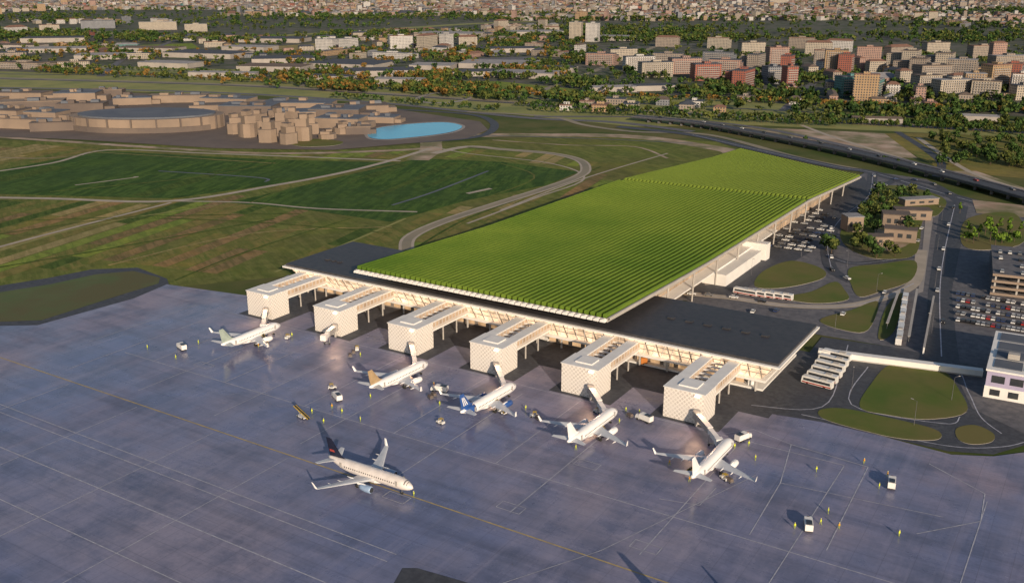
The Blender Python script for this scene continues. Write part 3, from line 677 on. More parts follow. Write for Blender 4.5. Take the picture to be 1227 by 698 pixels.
for s in (-1,1):
    for k in range(3):
        b=MB(); x=s*.23; b.add([(x,-12.6-k*1.0,6.6),(x,-13.1-k*1.0,6.6),(x*.7,-15.1-k*.5,10.0),(x*.7,-14.8-k*.5,10.0)],[(0,1,2,3)]); b.build('tail_stripe',mt['whitep'],JR[2])
b=MB(); b.lathe([(-9.6,1.76,3.97),(-11,1.57,4.1),(-13.2,1.17,4.4),(-14.6,.86,4.62)],20); b.build('tail_band',LIV['blue'],JR[2],smooth=True)
for s in (-1,1):
    b=MB(); x=s*.22; b.add([(x,-13.6,7.0),(x,-15.6,7.0),(x*.8,-15.9,7.7),(x*.8,-14.0,7.7)],[(0,1,2,3)]); b.build('tail_stripe',LIV['red'],JR[5])
# ------------------------------------------------------------ vehicles
CARC={'white':(.7,.7,.7),'silver':(.42,.43,.45),'black':(.02,.02,.025),'dark blue':(.03,.05,.13),'red':(.35,.03,.03),'grey':(.16,.16,.17)}
CARM={k:M('car_paint_'+k.replace(' ','_'),c,None,1,.25,world=False) for k,c in CARC.items()}
def make_car(col):
    c=thing('parked_car','car','car',(0,0,0))
    b=MB(); b.profx([(2.15,.35),(2.15,.75),(1.95,.9),(1.0,1.0),(-1.6,1.02),(-2.1,.95),(-2.15,.4)],-.88,.88)
    b.box(0,-.35,1.44,1.35,1.7,.06); b.build('body',CARM[col],c)
    b=MB(); b.loft([[(-.82,1.0,1.0),(.82,1.0,1.0),(.82,-1.7,1.02),(-.82,-1.7,1.02)],[(-.66,.45,1.42),(.66,.45,1.42),(.66,-1.2,1.42),(-.66,-1.2,1.42)]]); b.build('window',mt['glass'],c)
    for x in (-.8,.8):
        for y in (1.35,-1.35):
            b=MB(); b.tube((x-.11,y,.33),(x+.11,y,.33),.33,.33,10); b.build('wheel',mt['rubber'],c)
        b=MB(); b.box(x*.8,2.14,.68,.32,.06,.16); b.build('headlight',mt['white'],c)
    return c
cars={k:make_car(k) for k in CARC}
def make_coach(name,cat,L,colA,colB=None):
    c=thing(name,cat,cat,(0,0,0)); h=L/2
    b=MB(); b.profx([(h,.4),(h,1.4),(h-.25,3.0),(h-.6,3.15),(-h+.2,3.15),(-h,3.0),(-h,.4)],-1.25,1.25); b.build('body',colA,c)
    for s in (-1,1):
        b=MB(); b.bx(s*1.26-.02,s*1.26+.02,-h+.6,h-.8,1.5,2.5); b.build('side_window',mt['glass'],c)
        if colB:
            b=MB(); b.bx(s*1.262-.02,s*1.262+.02,-h+.3,h-.3,.6,1.1); b.build('side_band',colB,c)
    b=MB(); b.add([(-1.1,h+.02,1.35),(1.1,h+.02,1.35),(1.1,h-.2,2.85),(-1.1,h-.2,2.85)],[(0,1,2,3)]); b.build('windscreen',mt['glass'],c)
    b=MB(); b.box(0,-h*.4,3.3,1.8,2.4,.3); b.build('roof_unit',mt['conc'],c)
    for x in (-1.1,1.1):
        for y in (h-2.4,-h+2.8):
            b=MB(); b.tube((x-.16,y,.5),(x+.16,y,.5),.5,.5,12); b.build('wheel',mt['rubber'],c)
    return c
coach=make_coach('coach','coach',12,CARM['white'],LIV['red'])
obus=make_coach('apron_bus','bus',13,LIV['orange']); wbus=make_coach('apron_bus','bus',13,CARM['white'])
def make_truck():
    c=thing('service_truck','truck','truck',(0,0,0))
    b=MB(); b.profx([(3.4,.5),(3.4,1.3),(2.9,2.2),(1.7,2.25),(1.7,.5)],-1.05,1.05); b.build('cab',CARM['white'],c)
    b=MB(); b.add([(-.9,3.42,1.35),(.9,3.42,1.35),(.9,2.95,2.15),(-.9,2.95,2.15)],[(0,1,2,3)]); b.build('windscreen',mt['glass'],c)
    b=MB(); b.bx(-1.1,1.1,-3.2,1.6,.8,2.7); b.build('cargo_box',mt['white'],c)
    b=MB(); b.bx(-.8,.8,-2.9,-.6,2.71,2.95); b.build('roof_hatch',mt['glass'],c)
    b=MB(); b.bx(-.9,.9,-3.1,3.2,.45,.79); b.build('chassis',mt['rubber'],c)
    b=MB(); b.bx(-.4,.4,2.1,2.4,2.26,2.42); b.build('beacon',LIV['orange'],c)
    for x in (-.95,.95):
        for y in (2.4,-2.1):
            b=MB(); b.tube((x-.14,y,.42),(x+.14,y,.42),.42,.42,12); b.build('wheel',mt['rubber'],c)
    return c
truck=make_truck()
yel=M('machine_yellow',(.55,.38,.06),None,1,.4,world=False)
def make_tug():
    c=thing('baggage_tug','tug','tug',(0,0,0))
    b=MB(); b.profx([(1.6,.3),(1.6,.95),(.5,1.05),(.3,.7),(-.7,.7),(-.9,1.1),(-1.5,1.1),(-1.5,.3)],-.75,.75); b.build('body',CARM['white'],c)
    b=MB(); b.bx(-.7,.7,-.9,.5,1.95,2.02)
    for x in (-.62,.62):
        for y in (-.8,.4): b.tube((x,y,1.0),(x,y,1.95),.05)
    b.build('canopy',yel,c)
    for x in (-.7,.7):
        for y in (1.0,-1.0):
            b=MB(); b.tube((x-.12,y,.32),(x+.12,y,.32),.32,.32,10); b.build('wheel',mt['rubber'],c)
    return c
tug=make_tug()
def make_stairs(L,h,col):
    c=thing('belt_loader','loader','loader',(0,0,0))
    b=MB(); b.profx([(L/2,h),(L/2,h+.3),(-L/2,.9),(-L/2,.6)],-.45,.45); b.build('conveyor_belt',mt['rubber'],c)
    for s in (-1,1):
        b=MB(); b.profx([(L/2,h+.1),(L/2,h+.5),(-L/2,1.1),(-L/2,.7)],s*.5-.05,s*.5+.05); b.build('side_rail',col,c)
    b=MB(); b.bx(-.9,.9,-2.2,2.0,.4,.75); b.bx(.56,.95,.2,1.4,.76,1.6); b.build('chassis',CARM['white'],c)
    b=MB(); b.tube((0,1.0,.8),(0,L*.3,h*.78),.15); b.build('lift_arm',mt['steel'],c)
    for x in (-.8,.8):
        for y in (1.5,-1.6):
            b=MB(); b.tube((x-.13,y,.4),(x+.13,y,.4),.4,.4,10); b.build('wheel',mt['rubber'],c)
    return c
loader=make_stairs(8,3.2,yel)
def make_dolly():
    c=thing('baggage_dolly','dolly','baggage dolly',(0,0,0))
    b=MB(); b.bx(-.8,.8,-1.4,1.4,.45,.6); b.tube((0,1.4,.5),(0,2.2,.4),.05); b.build('platform',mt['steel'],c)
    b=MB(); b.box(-.1,-.1,1.05,1.3,2.3,.85,.05,taper=.85); b.build('luggage_load',mt['beige2'],c)
    for x in (-.7,.7):
        for y in (.9,-.9):
            b=MB(); b.tube((x-.08,y,.22),(x+.08,y,.22),.22,.22,8); b.build('wheel',mt['rubber'],c)
    return c
dolly=make_dolly()
index()
used=set()
def place(root,x,y,rz,label,group=None,z=.3):
    if root.name not in used:
        used.add(root.name); root.location=(x,y,z); root.rotation_euler=(0,0,rz); root['label']=label
        if group: root['group']=group
        return root
    return dup(root,(x,y,z),rz,label,group)
def pp(root,u,v,rz,label,group=None,z=.3):
    x,y=G(u,v); return place(root,x,y,rz,label,group,z)
pp(truck,218,419,R(70),'white service truck on the apron left of the leftmost jet')
pp(truck,404,479,R(60),'white service truck left of the bronze tailed jet')
pp(truck,890,528,R(-20),'white service truck on the line right of the rightmost jet')
pp(truck,968,633,R(20),'white service truck with workers around it at the lower right')
pp(truck,1068,583,R(10),'white service truck farthest right on the apron')
pp(truck,527,470,R(100),'white service truck between the bronze and blue tailed jets')
pp(truck,815,432,R(-60),'white service truck under the corridors right of the orange bus')
pp(truck,650,408,R(-90),'white service truck in the shade beneath the terminal, near the fourth pier')
pp(truck,772,505,R(75),'white service truck right of the jet second from the right')
pp(loader,362,501,R(80),'yellow belt loader standing alone on the open apron')
pp(loader,318,412,R(60),'yellow belt loader at the tail side of the leftmost jet')
pp(loader,488,462,R(60),'yellow belt loader at the right side of the bronze tailed jet')
pp(loader,600,494,R(60),'yellow belt loader at the right side of the blue tailed jet')
pp(loader,835,565,R(-30),'yellow belt loader under the wing of the rightmost jet')
pp(loader,722,520,R(60),'yellow belt loader at the right side of the jet second from right')
pp(tug,428,420,R(40),'small white baggage tug below the second pier')
pp(tug,398,466,R(-40),'small white baggage tug behind the service truck left of the bronze tailed jet')
pp(tug,716,495,R(80),'small white baggage tug beside the nose of the jet second from right')
pp(tug,528,508,R(80),'small white baggage tug left of the blue tailed jet')
pp(tug,345,406,R(20),'small white baggage tug in front of the leftmost jet')
pp(tug,640,500,R(120),'small white baggage tug right of the blue tailed jet')
pp(tug,868,575,R(60),'small white baggage tug behind the right wing of the rightmost jet')
for k,(u,v) in enumerate(((424,424),(420,428))): pp(dolly,u,v,R(40),'low baggage dolly trailing the tug below the second pier','dollies by the second pier')
for k,(u,v) in enumerate(((520,475),(516,478),(755,500),(645,503),(874,578))): pp(dolly,u,v,R(60),['low baggage dolly nearest the truck between two jets','low baggage dolly farther from the truck between two jets','low baggage dolly right of the jet second from right','low baggage dolly right of the blue tailed jet','low baggage dolly behind the rightmost jet'][k])
pp(obus,770,431,R(30),'orange apron bus beside the pier second from the right')
pp(wbus,797,434,R(28),'white apron bus right of the orange bus')
pp(wbus,889,456,R(50),'white apron bus in front of the terminal right end')
pp(wbus,560,384,R(-88),'white apron bus in the shade beneath the terminal near the third pier')
for k,(u,v) in enumerate(((1002,430),(998,436.5),(994,443),(990,449.5),(985,456),(979,462.5))):
    pp(coach,u,v,R(83),['white coach farthest from the apron','second white coach from the back','third white coach from the back','third white coach from the apron','second white coach from the apron','white coach nearest the apron'][k]+' in the row beside the terminal end','coaches parked beside the terminal end')
for k in range(5):
    pp(coach,893+k*10.5,353.5+k*1.2,R(88),['leftmost','second from left','middle','fourth from left','rightmost'][k]+' red and white coach in the forecourt row','coaches in the forecourt')
for k in range(6):
    pp(coach,1084+k*-1.4,362+k*9.5,R(8),'white coach in the bus bays right of the forecourt lawns','coaches in the bus bays')
names=list(CARC)
def carat(x,y,rz,where,grp,z=.4):
    c=rnd.choices(names,(5,4,3,2,1,3))[0]
    place(cars[c],x,y,rz,f'{c} car {where}',grp+' '+c,z)
for r_ in range(6):
    for k in range(14):
        if rnd.random()<.22: continue
        u=908+r_*12+k*4.5; v=294-k*4.0+r_*1.6
        if v<250 or u>996: continue
        x,y=G(u,v); carat(x,y,R(90)+rnd.uniform(-.05,.05),'parked in the rows beside the vineyard roof','cars beside the roof')
for poly_ in ([(1000,262),(992,292),(1000,325),(1026,340)],[(1048,212),(1041,236),(1012,262)],[(1048,232),(1075,216),(1120,222),(1150,244)],[(830,354),(880,358),(935,366)],[(1144,250),(1132,300),(1126,350),(1128,420)]):
    q=smoothloop([G(*p) for p in poly_],False,4)
    for a,c in zip(q[::2],q[1::2]):
        carat(a[0]+rnd.uniform(-1.5,1.5),a[1],math.atan2(c[1]-a[1],c[0]-a[0])-math.pi/2,'driving on the loop road past the lawns','cars on the loop road')
for u,v in ((902,375),(930,374),(1010,378),(1100,290),(1104,275),(1060,352)):
    x,y=G(u,v); carat(x,y,rnd.uniform(-.2,.2),'on the roads between the forecourt lawns','cars on the forecourt roads')
for r_ in range(5):
    for k in range(14):
        if rnd.random()<.25: continue
        x,y=G(1148+k*6,353+r_*8+k*1.0); carat(x,y,rnd.uniform(-.05,.05),'parked below the parking deck at the right edge','cars below the parking deck')
vd=vp
for k in range(3,len(vd)-2,2):
    a,c=vd[k],vd[k+1]
    carat(a[0]+rnd.uniform(-2,2),a[1]+3,math.atan2(c[1]-a[1],c[0]-a[0])-math.pi/2,'driving on the elevated road','cars on the elevated road',5.7)
# ------------------------------------------------------------ east buildings
def empty_building(name,label,loc,rz,cat='building',group=None): return thing(name,label,cat,loc,rz,group)
x,y=G(1165,478)
B=empty_building('office_building','white and lilac flat roofed office building with dark window bands at the right edge',(x+3,y+4,.3),R(3))
lil=M('lilac_wall',(.40,.36,.52),(.34,.31,.46),.2,.7,world=False)
b=MB(); b.bx(0,70,0,46,0,4.6); b.build('lower_wall',mt['white'],B)
b=MB(); b.bx(.2,70.2,.2,46.2,4.61,10.5); b.build('upper_wall',lil,B)
for q in range(11):
    b=MB(); b.bx(2+q*6.2,6.4+q*6.2,.05,.18,6.2,9.0); b.build('window',mt['glass'],B)
    b=MB(); b.bx(2+q*6.2,5.4+q*6.2,-.12,-.01,1.2,3.6); b.build('window',mt['glass'],B)
for q in range(7):
    b=MB(); b.bx(.02,.17,3+q*6.2,7.4+q*6.2,6.2,9.0); b.build('window',mt['glass'],B)
b=MB(); b.bx(-.3,70.6,-.3,46.6,10.51,11.2); b.build('roof',mt['white'],B)
for q in range(6):
    for r_ in range(4):
        b=MB(); b.bx(2+q*11,11.5+q*11,3+r_*10.5,12+r_*10.5,11.21,11.5+.25*((q+r_)%2)); b.build('roof_panel',mt['road'] if (q*r_)%3 else mt['slate'],B)
for k in range(5):
    b=MB(); b.box(8+k*11,14+(k%2)*14,12.9,4,3,2); b.build('rooftop_unit',mt['conc'],B)
x,y=G(1190,350)
B=empty_building('parking_deck','three level open parking deck with rooftop cars at the right edge',(x+30,y+20,.3),R(8))
for k in range(4):
    b=MB(); b.bx(-34,80,-22,40,k*3.2+.1,k*3.2+.6); b.build('floor_slab',mt['road'],B)
    b=MB(); b.bx(-34.2,80.2,-22.3,-22.01,k*3.2+.3,k*3.2+1.5); b.build('parapet',mt['beige'],B)
for k in range(10):
    b=MB(); b.bx(-33+k*10,-32.2+k*10,-21.5,-20.7,.1,9.5); b.build('column',mt['conc'],B)
for r_ in range(4):
    for k in range(16):
        if rnd.random()<.3: continue
        lx=-30+k*4.6; ly=-15+r_*13; c,s=math.cos(R(8)),math.sin(R(8))
        carat(x+30+lx*c-ly*s,y+20+lx*s+ly*c,R(8),'parked on top of the parking deck','cars on the parking deck',10.6)
for k,(u,v,w,d_,h) in enumerate(((1078,288,18,10,7),(1072,271,16,12,8),(1092,262,22,10,6),(1052,293,14,8,5),(1020,276,10,10,9),(1100,245,26,8,4))):
    x,y=G(u,v)
    B=empty_building('service_building',['low beige','cubic beige','long beige','small beige','tall pale','flat white'][k]+' service block on the wooded lawn in the forecourt loop',(x,y,.42),R(10+k*7))
    b=MB(); b.bx(-w/2,w/2,-d_/2,d_/2,0,h); b.build('wall',mt['beige'],B)
    b=MB(); b.bx(-w/2-.3,w/2+.3,-d_/2-.3,d_/2+.3,h+.01,h+.5); b.build('roof',ROOF['brown'] if k<4 else ROOF['pale grey'],B)
    for q in range(3):
        b=MB(); b.bx(-w*.35+q*w*.27,-w*.35+q*w*.27+w*.15,-d_/2-.05,-d_/2-.01,h*.35,h*.7); b.build('window',mt['glass'],B)
for k,(a,c_) in enumerate((((1098,354),(1088,412)),((1076,356),(1062,396)))):
    A=Vector(G(*a)); C2=Vector(G(*c_)); mid=(A+C2)/2; L=(A-C2).length; az=math.atan2(*(A-C2).yx)-math.pi/2
    B=thing('bus_canopy','long narrow pale bus bay canopy, '+['right','left'][k]+' one of two by the east road','canopy',(mid.x,mid.y,.35),az)
    b=MB(); b.box(0,0,3.2,1.1,L,.2); b.build('canopy_roof',mt['conc'],B)
    for q in range(6):
        b=MB(); yy=-L/2+2+q*(L-4)/5; b.tube((0,yy,0),(0,yy,3.05),.12); b.build('post',mt['steel'],B)
# ------------------------------------------------------------ beige complex at left
FOOT=[]
sheet('paved_platform',[(-60,108),(120,110),(330,120),(480,132),(575,146),(585,156),(560,166),(470,174),(400,180),(260,178),(100,168),(-60,162)],.34,mt['beige2'])
sheet('water',[(438,161),(446,155),(480,150),(530,147),(553,151),(546,157),(520,162),(470,167),(446,166)],.42,mt['water'],smooth=True)
ribbon('pool_edge',[(438,161),(446,155),(480,149.5),(530,146.5),(555,151),(547,158),(520,163),(470,168),(444,167),(438,161)],3,.44,mt['pale'])
islandk('lawn',[(345,170),(375,167),(410,170),(400,175),(360,176)],mt['lawn'],.5)
x,y=G(178,152)
B=thing('round_arena','large round beige arena with a flat slate roof on the left','arena',(x,y,.35),YAW)
ang=[2*math.pi*k/40 for k in range(40)]
b=MB(); b.prism([(78*math.cos(a),46*math.sin(a)) for a in ang],0,13); b.build('wall',mt['beige'],B)
b=MB(); b.prism([(70*math.cos(a),40*math.sin(a)) for a in ang],13.01,14.5); b.build('roof',mt['slate'],B)
b=MB(); b.prism([(80*math.cos(a),48*math.sin(a)) for a in ang[22:38]]+[(72*math.cos(a),42*math.sin(a)) for a in reversed(ang[22:38])],0,5); b.build('podium',mt['beige2'],B)
for k in range(20):
    a=2*math.pi*k/20
    b=MB(); b.box(79*math.cos(a),47*math.sin(a),7,1.5,1.5,13,a); b.build('buttress',mt['beige2'],B)
def bld(u,v,w,d_,h,rz,wm,rm,label,name='exhibition_building',group=None,cat='building',z=.35):
    x,y=G(u,v); B=thing(name,label,cat,(x,y,z),rz,group)
    b=MB(); b.bx(-w/2,w/2,-d_/2,d_/2,0,h); b.bx(w/2+.01,w/2+w*.22,-d_*.3,d_*.35,0,h*.6); b.build('wall',wm,B)
    b=MB(); b.bx(-w/2-.3,w/2+.3,-d_/2-.3,d_/2+.3,h+.01,h+.7); b.build('roof',rm,B)
    for q in range(4):
        b=MB(); hx=rnd.uniform(-.36,.3)*w; hy_=rnd.uniform(-.3,.25)*d_; b.box(hx,hy_,h+.71+1.1,w*rnd.uniform(.08,.2),d_*rnd.uniform(.15,.35),2.2+rnd.random()*2); b.build('roof_housing',wm if q%2 else mt['slate'],B)
    FOOT.append((x,y,math.hypot(w,d_)/2)); return B
tk=0
for (u,v,h) in ((282,160,20),(298,164,26),(312,157,22),(322,170,24),(336,162,28),(346,172,20),(352,156,24),(364,168,26),(372,160,20),(296,152,18),(332,150,20),(392,166,9),(410,160,12)):
    tk+=1
    x,y=G(u,v); B=thing('faceted_tower',f'beige faceted tower block in the cluster left of the pool','tower',(x,y,.35),R(tk*23),'faceted beige towers')
    b=MB(); b.prism([(9*math.cos(a)*(1+.16*math.sin(3*a)),9*math.sin(a)) for a in [2*math.pi*k/9 for k in range(9)]],0,h*.5); b.build('lower_block',mt['beige'],B)
    b=MB(); b.box(1,0,h*.5+.01+h*.14,11,9,h*.28,.4); b.build('middle_block',mt['beige'],B)
    b=MB(); b.box(-1,1,h*.78+.02+h*.08,7,6,h*.16,.9); b.build('upper_block',mt['beige'],B)
    b=MB(); b.box(-1,1,h*.94+.03+.3,7.4,6.4,.6,.9); b.build('roof',mt['beige2'],B)
k=0
for (u,v,w,d_,h,rm) in ((30,118,60,30,8,'beige2'),(95,120,50,34,10,'slate'),(40,130,70,30,9,'beige'),(10,142,46,30,10,'beige2'),(55,142,44,26,8,'slate'),(100,133,52,24,9,'beige2'),(215,122,70,24,8,'beige'),(275,126,60,30,9,'slate'),(300,136,60,36,10,'slate'),(360,131,80,34,9,'slate'),(350,142,50,30,8,'slate'),(405,140,56,40,10,'slate'),(440,134,46,30,8,'beige2'),(410,152,46,30,10,'slate'),(430,160,24,18,7,'beige'),(250,135,40,24,9,'beige2'),(20,153,70,18,9,'beige'),(70,156,50,16,8,'beige2'),(160,125,44,18,8,'slate'),(460,146,30,24,6,'slate'),(130,116,40,20,9,'beige'),(-20,128,50,30,10,'beige')):
    k+=1
    bld(u,v,w,d_,h,YAW+R(rnd.choice((-12,-4,6,14))),mt['beige'] if k%3 else mt['beige2'],mt[rm],('wide','long','plain','broad')[k%4]+' beige hall with '+{'beige':'beige','beige2':'brown','slate':'slate blue'}[rm]+' flat roof '+('left of' if u<140 else 'behind' if u<265 else 'right of')+' the round arena',group='flat roofed halls of the beige complex')
# ------------------------------------------------------------ city
def zone(u,v):
    h=('at the left edge' if u<140 else 'left of centre' if u<420 else 'near the centre' if u<700 else 'right of centre' if u<980 else 'at the right')
    d=('in the hazy far city' if v<24 else 'in the mid distance' if v<60 else 'beyond the highway')
    return d+' '+h
def city(u,v,w,d_,h,rz,wc,rc,gable=False,detail=False):
    x,y=G(u,v)
    B=thing('city_building',f'{wc} block with {rc} roof {zone(u,v)}','building',(x,y,.1),rz,f'{wc} {rc} city blocks '+zone(u,v))
    b=MB(); b.bx(-w/2,w/2,-d_/2,d_/2,0,h)
    if w>34 and not gable: b.bx(w/2-d_,w/2,d_/2+.01,d_*1.6,0,h*.8)
    b.build('wall',WALL[wc],B)
    b=MB()
    if gable:
        rh=min(w,d_)*.22; b.loft([[(-w/2-.5,-d_/2-.5,h+.01),(w/2+.5,-d_/2-.5,h+.01),(w/2+.5,d_/2+.5,h+.01),(-w/2-.5,d_/2+.5,h+.01)],[(-w/2+rh*1.6,-.2,h+rh),(w/2-rh*1.6,-.2,h+rh),(w/2-rh*1.6,.2,h+rh),(-w/2+rh*1.6,.2,h+rh)]])
    else:
        b.bx(-w/2-.3,w/2+.3,-d_/2-.3,d_/2+.3,h+.01,h+.8)
        if w>34: b.bx(w/2-d_-.2,w/2+.2,d_/2+.4,d_*1.6+.2,h*.8+.01,h*.8+.6)
    b.build('roof',ROOF[rc],B)
    if not gable:
        b=MB(); b.bx(-w*.12,w*.14,-d_*.25,d_*.25,h+.81,h+3.4); b.build('roof_housing',WALL[wc],B)
    if detail:
        for k in range(1,int(h/3.1)):
            b=MB(); b.bx(-w*.42,w*.42,-d_/2-1.3,-d_/2-.01,k*3.1-.1,k*3.1+.9); b.build('balcony',mt['pale'] ,B)
    FOOT.append((x,y,math.hypot(w,d_)/2))
MAN=[(118,34,110,30,22,'grey','dark grey'),(190,36,120,16,22,'cream','pale grey'),(235,38,70,14,20,'cream','pale grey'),(60,38,60,20,18,'cream','terracotta'),(20,42,60,24,20,'white','terracotta'),
(392,60,48,24,22,'white','pale grey'),(418,62,40,24,26,'white','pale grey'),(480,58,60,18,26,'white','terracotta'),(512,60,60,18,30,'cream','terracotta'),(535,58,34,18,30,'white','pale grey'),(470,70,90,20,10,'white','pale grey'),
(690,50,34,24,44,'cream','pale grey'),(710,50,34,24,42,'white','pale grey'),(640,60,40,20,14,'tan','terracotta'),
(720,78,60,16,20,'pink','dark grey'),(745,72,66,16,20,'cream','dark grey'),(765,84,60,16,22,'white','dark grey'),(785,92,60,18,22,'cream','dark grey'),(800,78,60,16,20,'tan','dark grey'),(820,88,60,18,24,'pink','dark grey'),(845,96,50,18,24,'red','dark grey'),(868,92,56,18,26,'pink','dark grey'),(890,104,56,18,24,'red','dark grey'),(905,86,50,18,28,'tan','dark grey'),(860,78,60,16,22,'grey','dark grey'),(930,78,44,18,30,'pink','terracotta'),(925,100,30,20,24,'grey','dark grey'),(945,106,20,16,30,'red','brown'),(942,94,24,16,34,'red','dark grey'),
(1000,90,40,20,38,'ochre','brown'),(1012,92,20,20,34,'red','brown'),(985,82,36,18,30,'tan','terracotta'),(1018,116,44,18,26,'teal','dark grey'),(1045,118,50,18,24,'teal','pale grey'),(1068,118,20,16,18,'white','terracotta'),(1100,92,50,24,28,'tan','brown'),(1090,84,50,24,32,'cream','brown'),(1115,100,60,24,26,'tan','brown'),(1130,90,50,24,34,'cream','brown'),(1150,100,46,24,34,'tan','pale grey'),(1108,110,40,20,22,'cream','brown'),(1140,116,60,20,22,'cream','pale grey'),(1165,114,30,20,28,'ochre','pale grey'),(1190,108,40,20,34,'ochre','terracotta'),(1180,118,40,18,22,'cream','brown'),(1212,104,36,20,32,'red','terracotta'),(1205,90,70,20,30,'tan','pale grey'),(1222,112,30,20,26,'white','terracotta'),(1075,72,60,20,24,'tan','terracotta'),(1040,74,50,18,26,'pink','terracotta'),(980,66,60,18,24,'cream','terracotta'),(960,58,60,18,22,'tan','terracotta'),(1120,66,60,18,24,'cream','brown'),(1175,72,60,18,26,'tan','terracotta'),(1005,62,60,18,22,'white','terracotta'),(860,58,50,18,22,'cream','terracotta'),(800,56,60,18,20,'tan','terracotta'),(900,66,60,18,24,'cream','brown'),(560,54,50,18,18,'cream','terracotta'),
(30,82,90,30,10,'tan','brown'),(90,80,60,24,9,'cream','brown'),(15,72,60,30,14,'tan','dark grey')]
for k,(u,v,w,d_,h,wc,rc) in enumerate(MAN): city(u,v,w*.85,d_,h,YAW+R(rnd.choice((-28,-20,-14,14,22,60))),wc,rc,gable=(rc=='terracotta' and k%2==0),detail=(v>76))
SH=((420,80,130,90,8,'dark grey'),(455,90,110,60,9,'dark grey'),(600,80,130,80,8,'pale grey'),(630,92,100,54,8,'pale grey'),(570,90,80,46,7,'dark grey'),(330,84,110,60,8,'brown'),(250,68,150,80,9,'dark grey'),(340,74,110,70,8,'dark grey'),(520,82,70,60,7,'pale grey'),(205,80,100,46,8,'pale grey'),(130,70,110,60,8,'pale grey'),(270,92,110,26,7,'pale grey'),(668,86,60,36,8,'dark grey'),(730,110,70,24,7,'pale grey'),(1050,148,50,14,6,'brown'),(1165,145,50,16,6,'pale grey'),(70,62,120,60,8,'pale grey'),(180,62,130,60,9,'brown'),(300,60,100,60,8,'pale grey'),(610,62,120,60,8,'dark grey'),(20,58,120,50,8,'brown'),(540,44,160,90,10,'pale grey'),(640,42,140,80,10,'pale grey'),(330,50,150,80,9,'dark grey'),(740,48,130,70,9,'pale grey'),(70,50,150,70,10,'dark grey'),(480,100,70,26,7,'pale grey'),(395,96,80,24,7,'dark grey'),(780,108,60,26,7,'dark grey'))
for k,(u,v,w,d_,h,rc) in enumerate(SH):
    x,y=G(u,v); B=thing('warehouse',['large','broad','wide','long'][k%4]+f' low warehouse with {rc} roof '+zone(u,v),'warehouse',(x,y,.1),YAW+R((-18,12,-10)[k%3]),'low warehouses '+zone(u,v))
    b=MB(); b.bx(-w/2,w/2,-d_/2,d_/2,0,h); b.build('wall',mt['pale'],B)
    nb=max(2,int(d_/14)); b=MB()
    for q in range(nb):
        y0=-d_/2+q*d_/nb; y1=y0+d_/nb-.2
        b.loft([[(-w/2-.4,y0,h+.01),(-w/2-.4,y1,h+.01),(-w/2-.4,(y0+y1)/2,h+1.2)],[(w/2+.4,y0,h+.01),(w/2+.4,y1,h+.01),(w/2+.4,(y0+y1)/2,h+1.2)]])
    b.build('roof',ROOF[rc],B)
    FOOT.append((x,y,max(w,d_)*.6))
cell={}
def ok(x,y,r,t=.72):
    cx,cy=int(x//160),int(y//160)
    for a in (-1,0,1):
        for c in (-1,0,1):
            for (qx,qy,qr) in cell.get((cx+a,cy+c),()):
                if (x-qx)**2+(y-qy)**2<((r+qr)*t)**2: return False
    return True
def put(x,y,r): cell.setdefault((int(x//160),int(y//160)),[]).append((x,y,r))
for f in FOOT: put(*f)
cand=[]
def gen(n,u0,u1,v0,v1,hr,wr,cond=None,dr=(10,18)):
    for _ in range(n):
        u=rnd.uniform(u0,u1); v=rnd.uniform(v0,v1)
        if cond and not cond(u,v): continue
        x,y=G(u,v); w=rnd.uniform(*wr); d_=rnd.uniform(*dr); h=rnd.uniform(*hr)
        t_=rnd.random()
        if t_<.06: h*=2.0
        elif t_<.12: w*=2.0; h*=.8
        elif t_<.17: w*=2.4; d_*=2.4; h*=.6
        r=math.hypot(w,d_)/2
        if not ok(x,y,r*.9): continue
        put(x,y,r)
        wc=rnd.choices(list(WALLC),(7,5,3,4,.5,3,.1,6))[0]; rc=rnd.choices(list(ROOFC),(6,3,2.5,4))[0]
        blockrot=YAW+R((int(x//700)*37+int(y//700)*23)%90)+R(rnd.choice((0,0,90)))
        cand.append((PXM(x,y)*math.sqrt(w*h),u,v,w,d_,h,blockrot,wc,rc,rnd.random()<.6))
def strip(u,v): return not (u<640 and abs(v-(42-abs(u-300)*.035))<4) and not any(inpoly(u,v,q) for q in EX)
def clumpf(u,v):
    x,y=G(u,v); n=math.sin(x*.0041+1)+math.sin(y*.0033+2)+math.sin((x+y)*.0023)+.6*math.sin((x-y)*.0061)
    return n>.0-(24-v)*.07 and strip(u,v)
gen(7500,-60,1290,-3,12,(8,17),(11,34),None)
gen(4200,-60,1290,9,25,(8,17),(11,34),clumpf)
gen(560,-60,1290,24,42,(8,17),(13,40),clumpf)
gen(340,690,1290,38,84,(9,24),(16,42),clumpf)
gen(70,960,1290,80,122,(10,22),(18,40),strip)
gen(50,-60,400,40,72,(6,11),(20,50),strip)
gen(40,400,700,40,70,(6,12),(20,46),strip)
gen(40,660,1290,120,134,(5,8),(12,24),strip)
cand.sort(reverse=True)
nind=300-len(MAN)
for c in cand[:nind]: city(*c[1:9],gable=c[9])
b=MB(); wk=list(WALLC); rk=list(ROOFC)
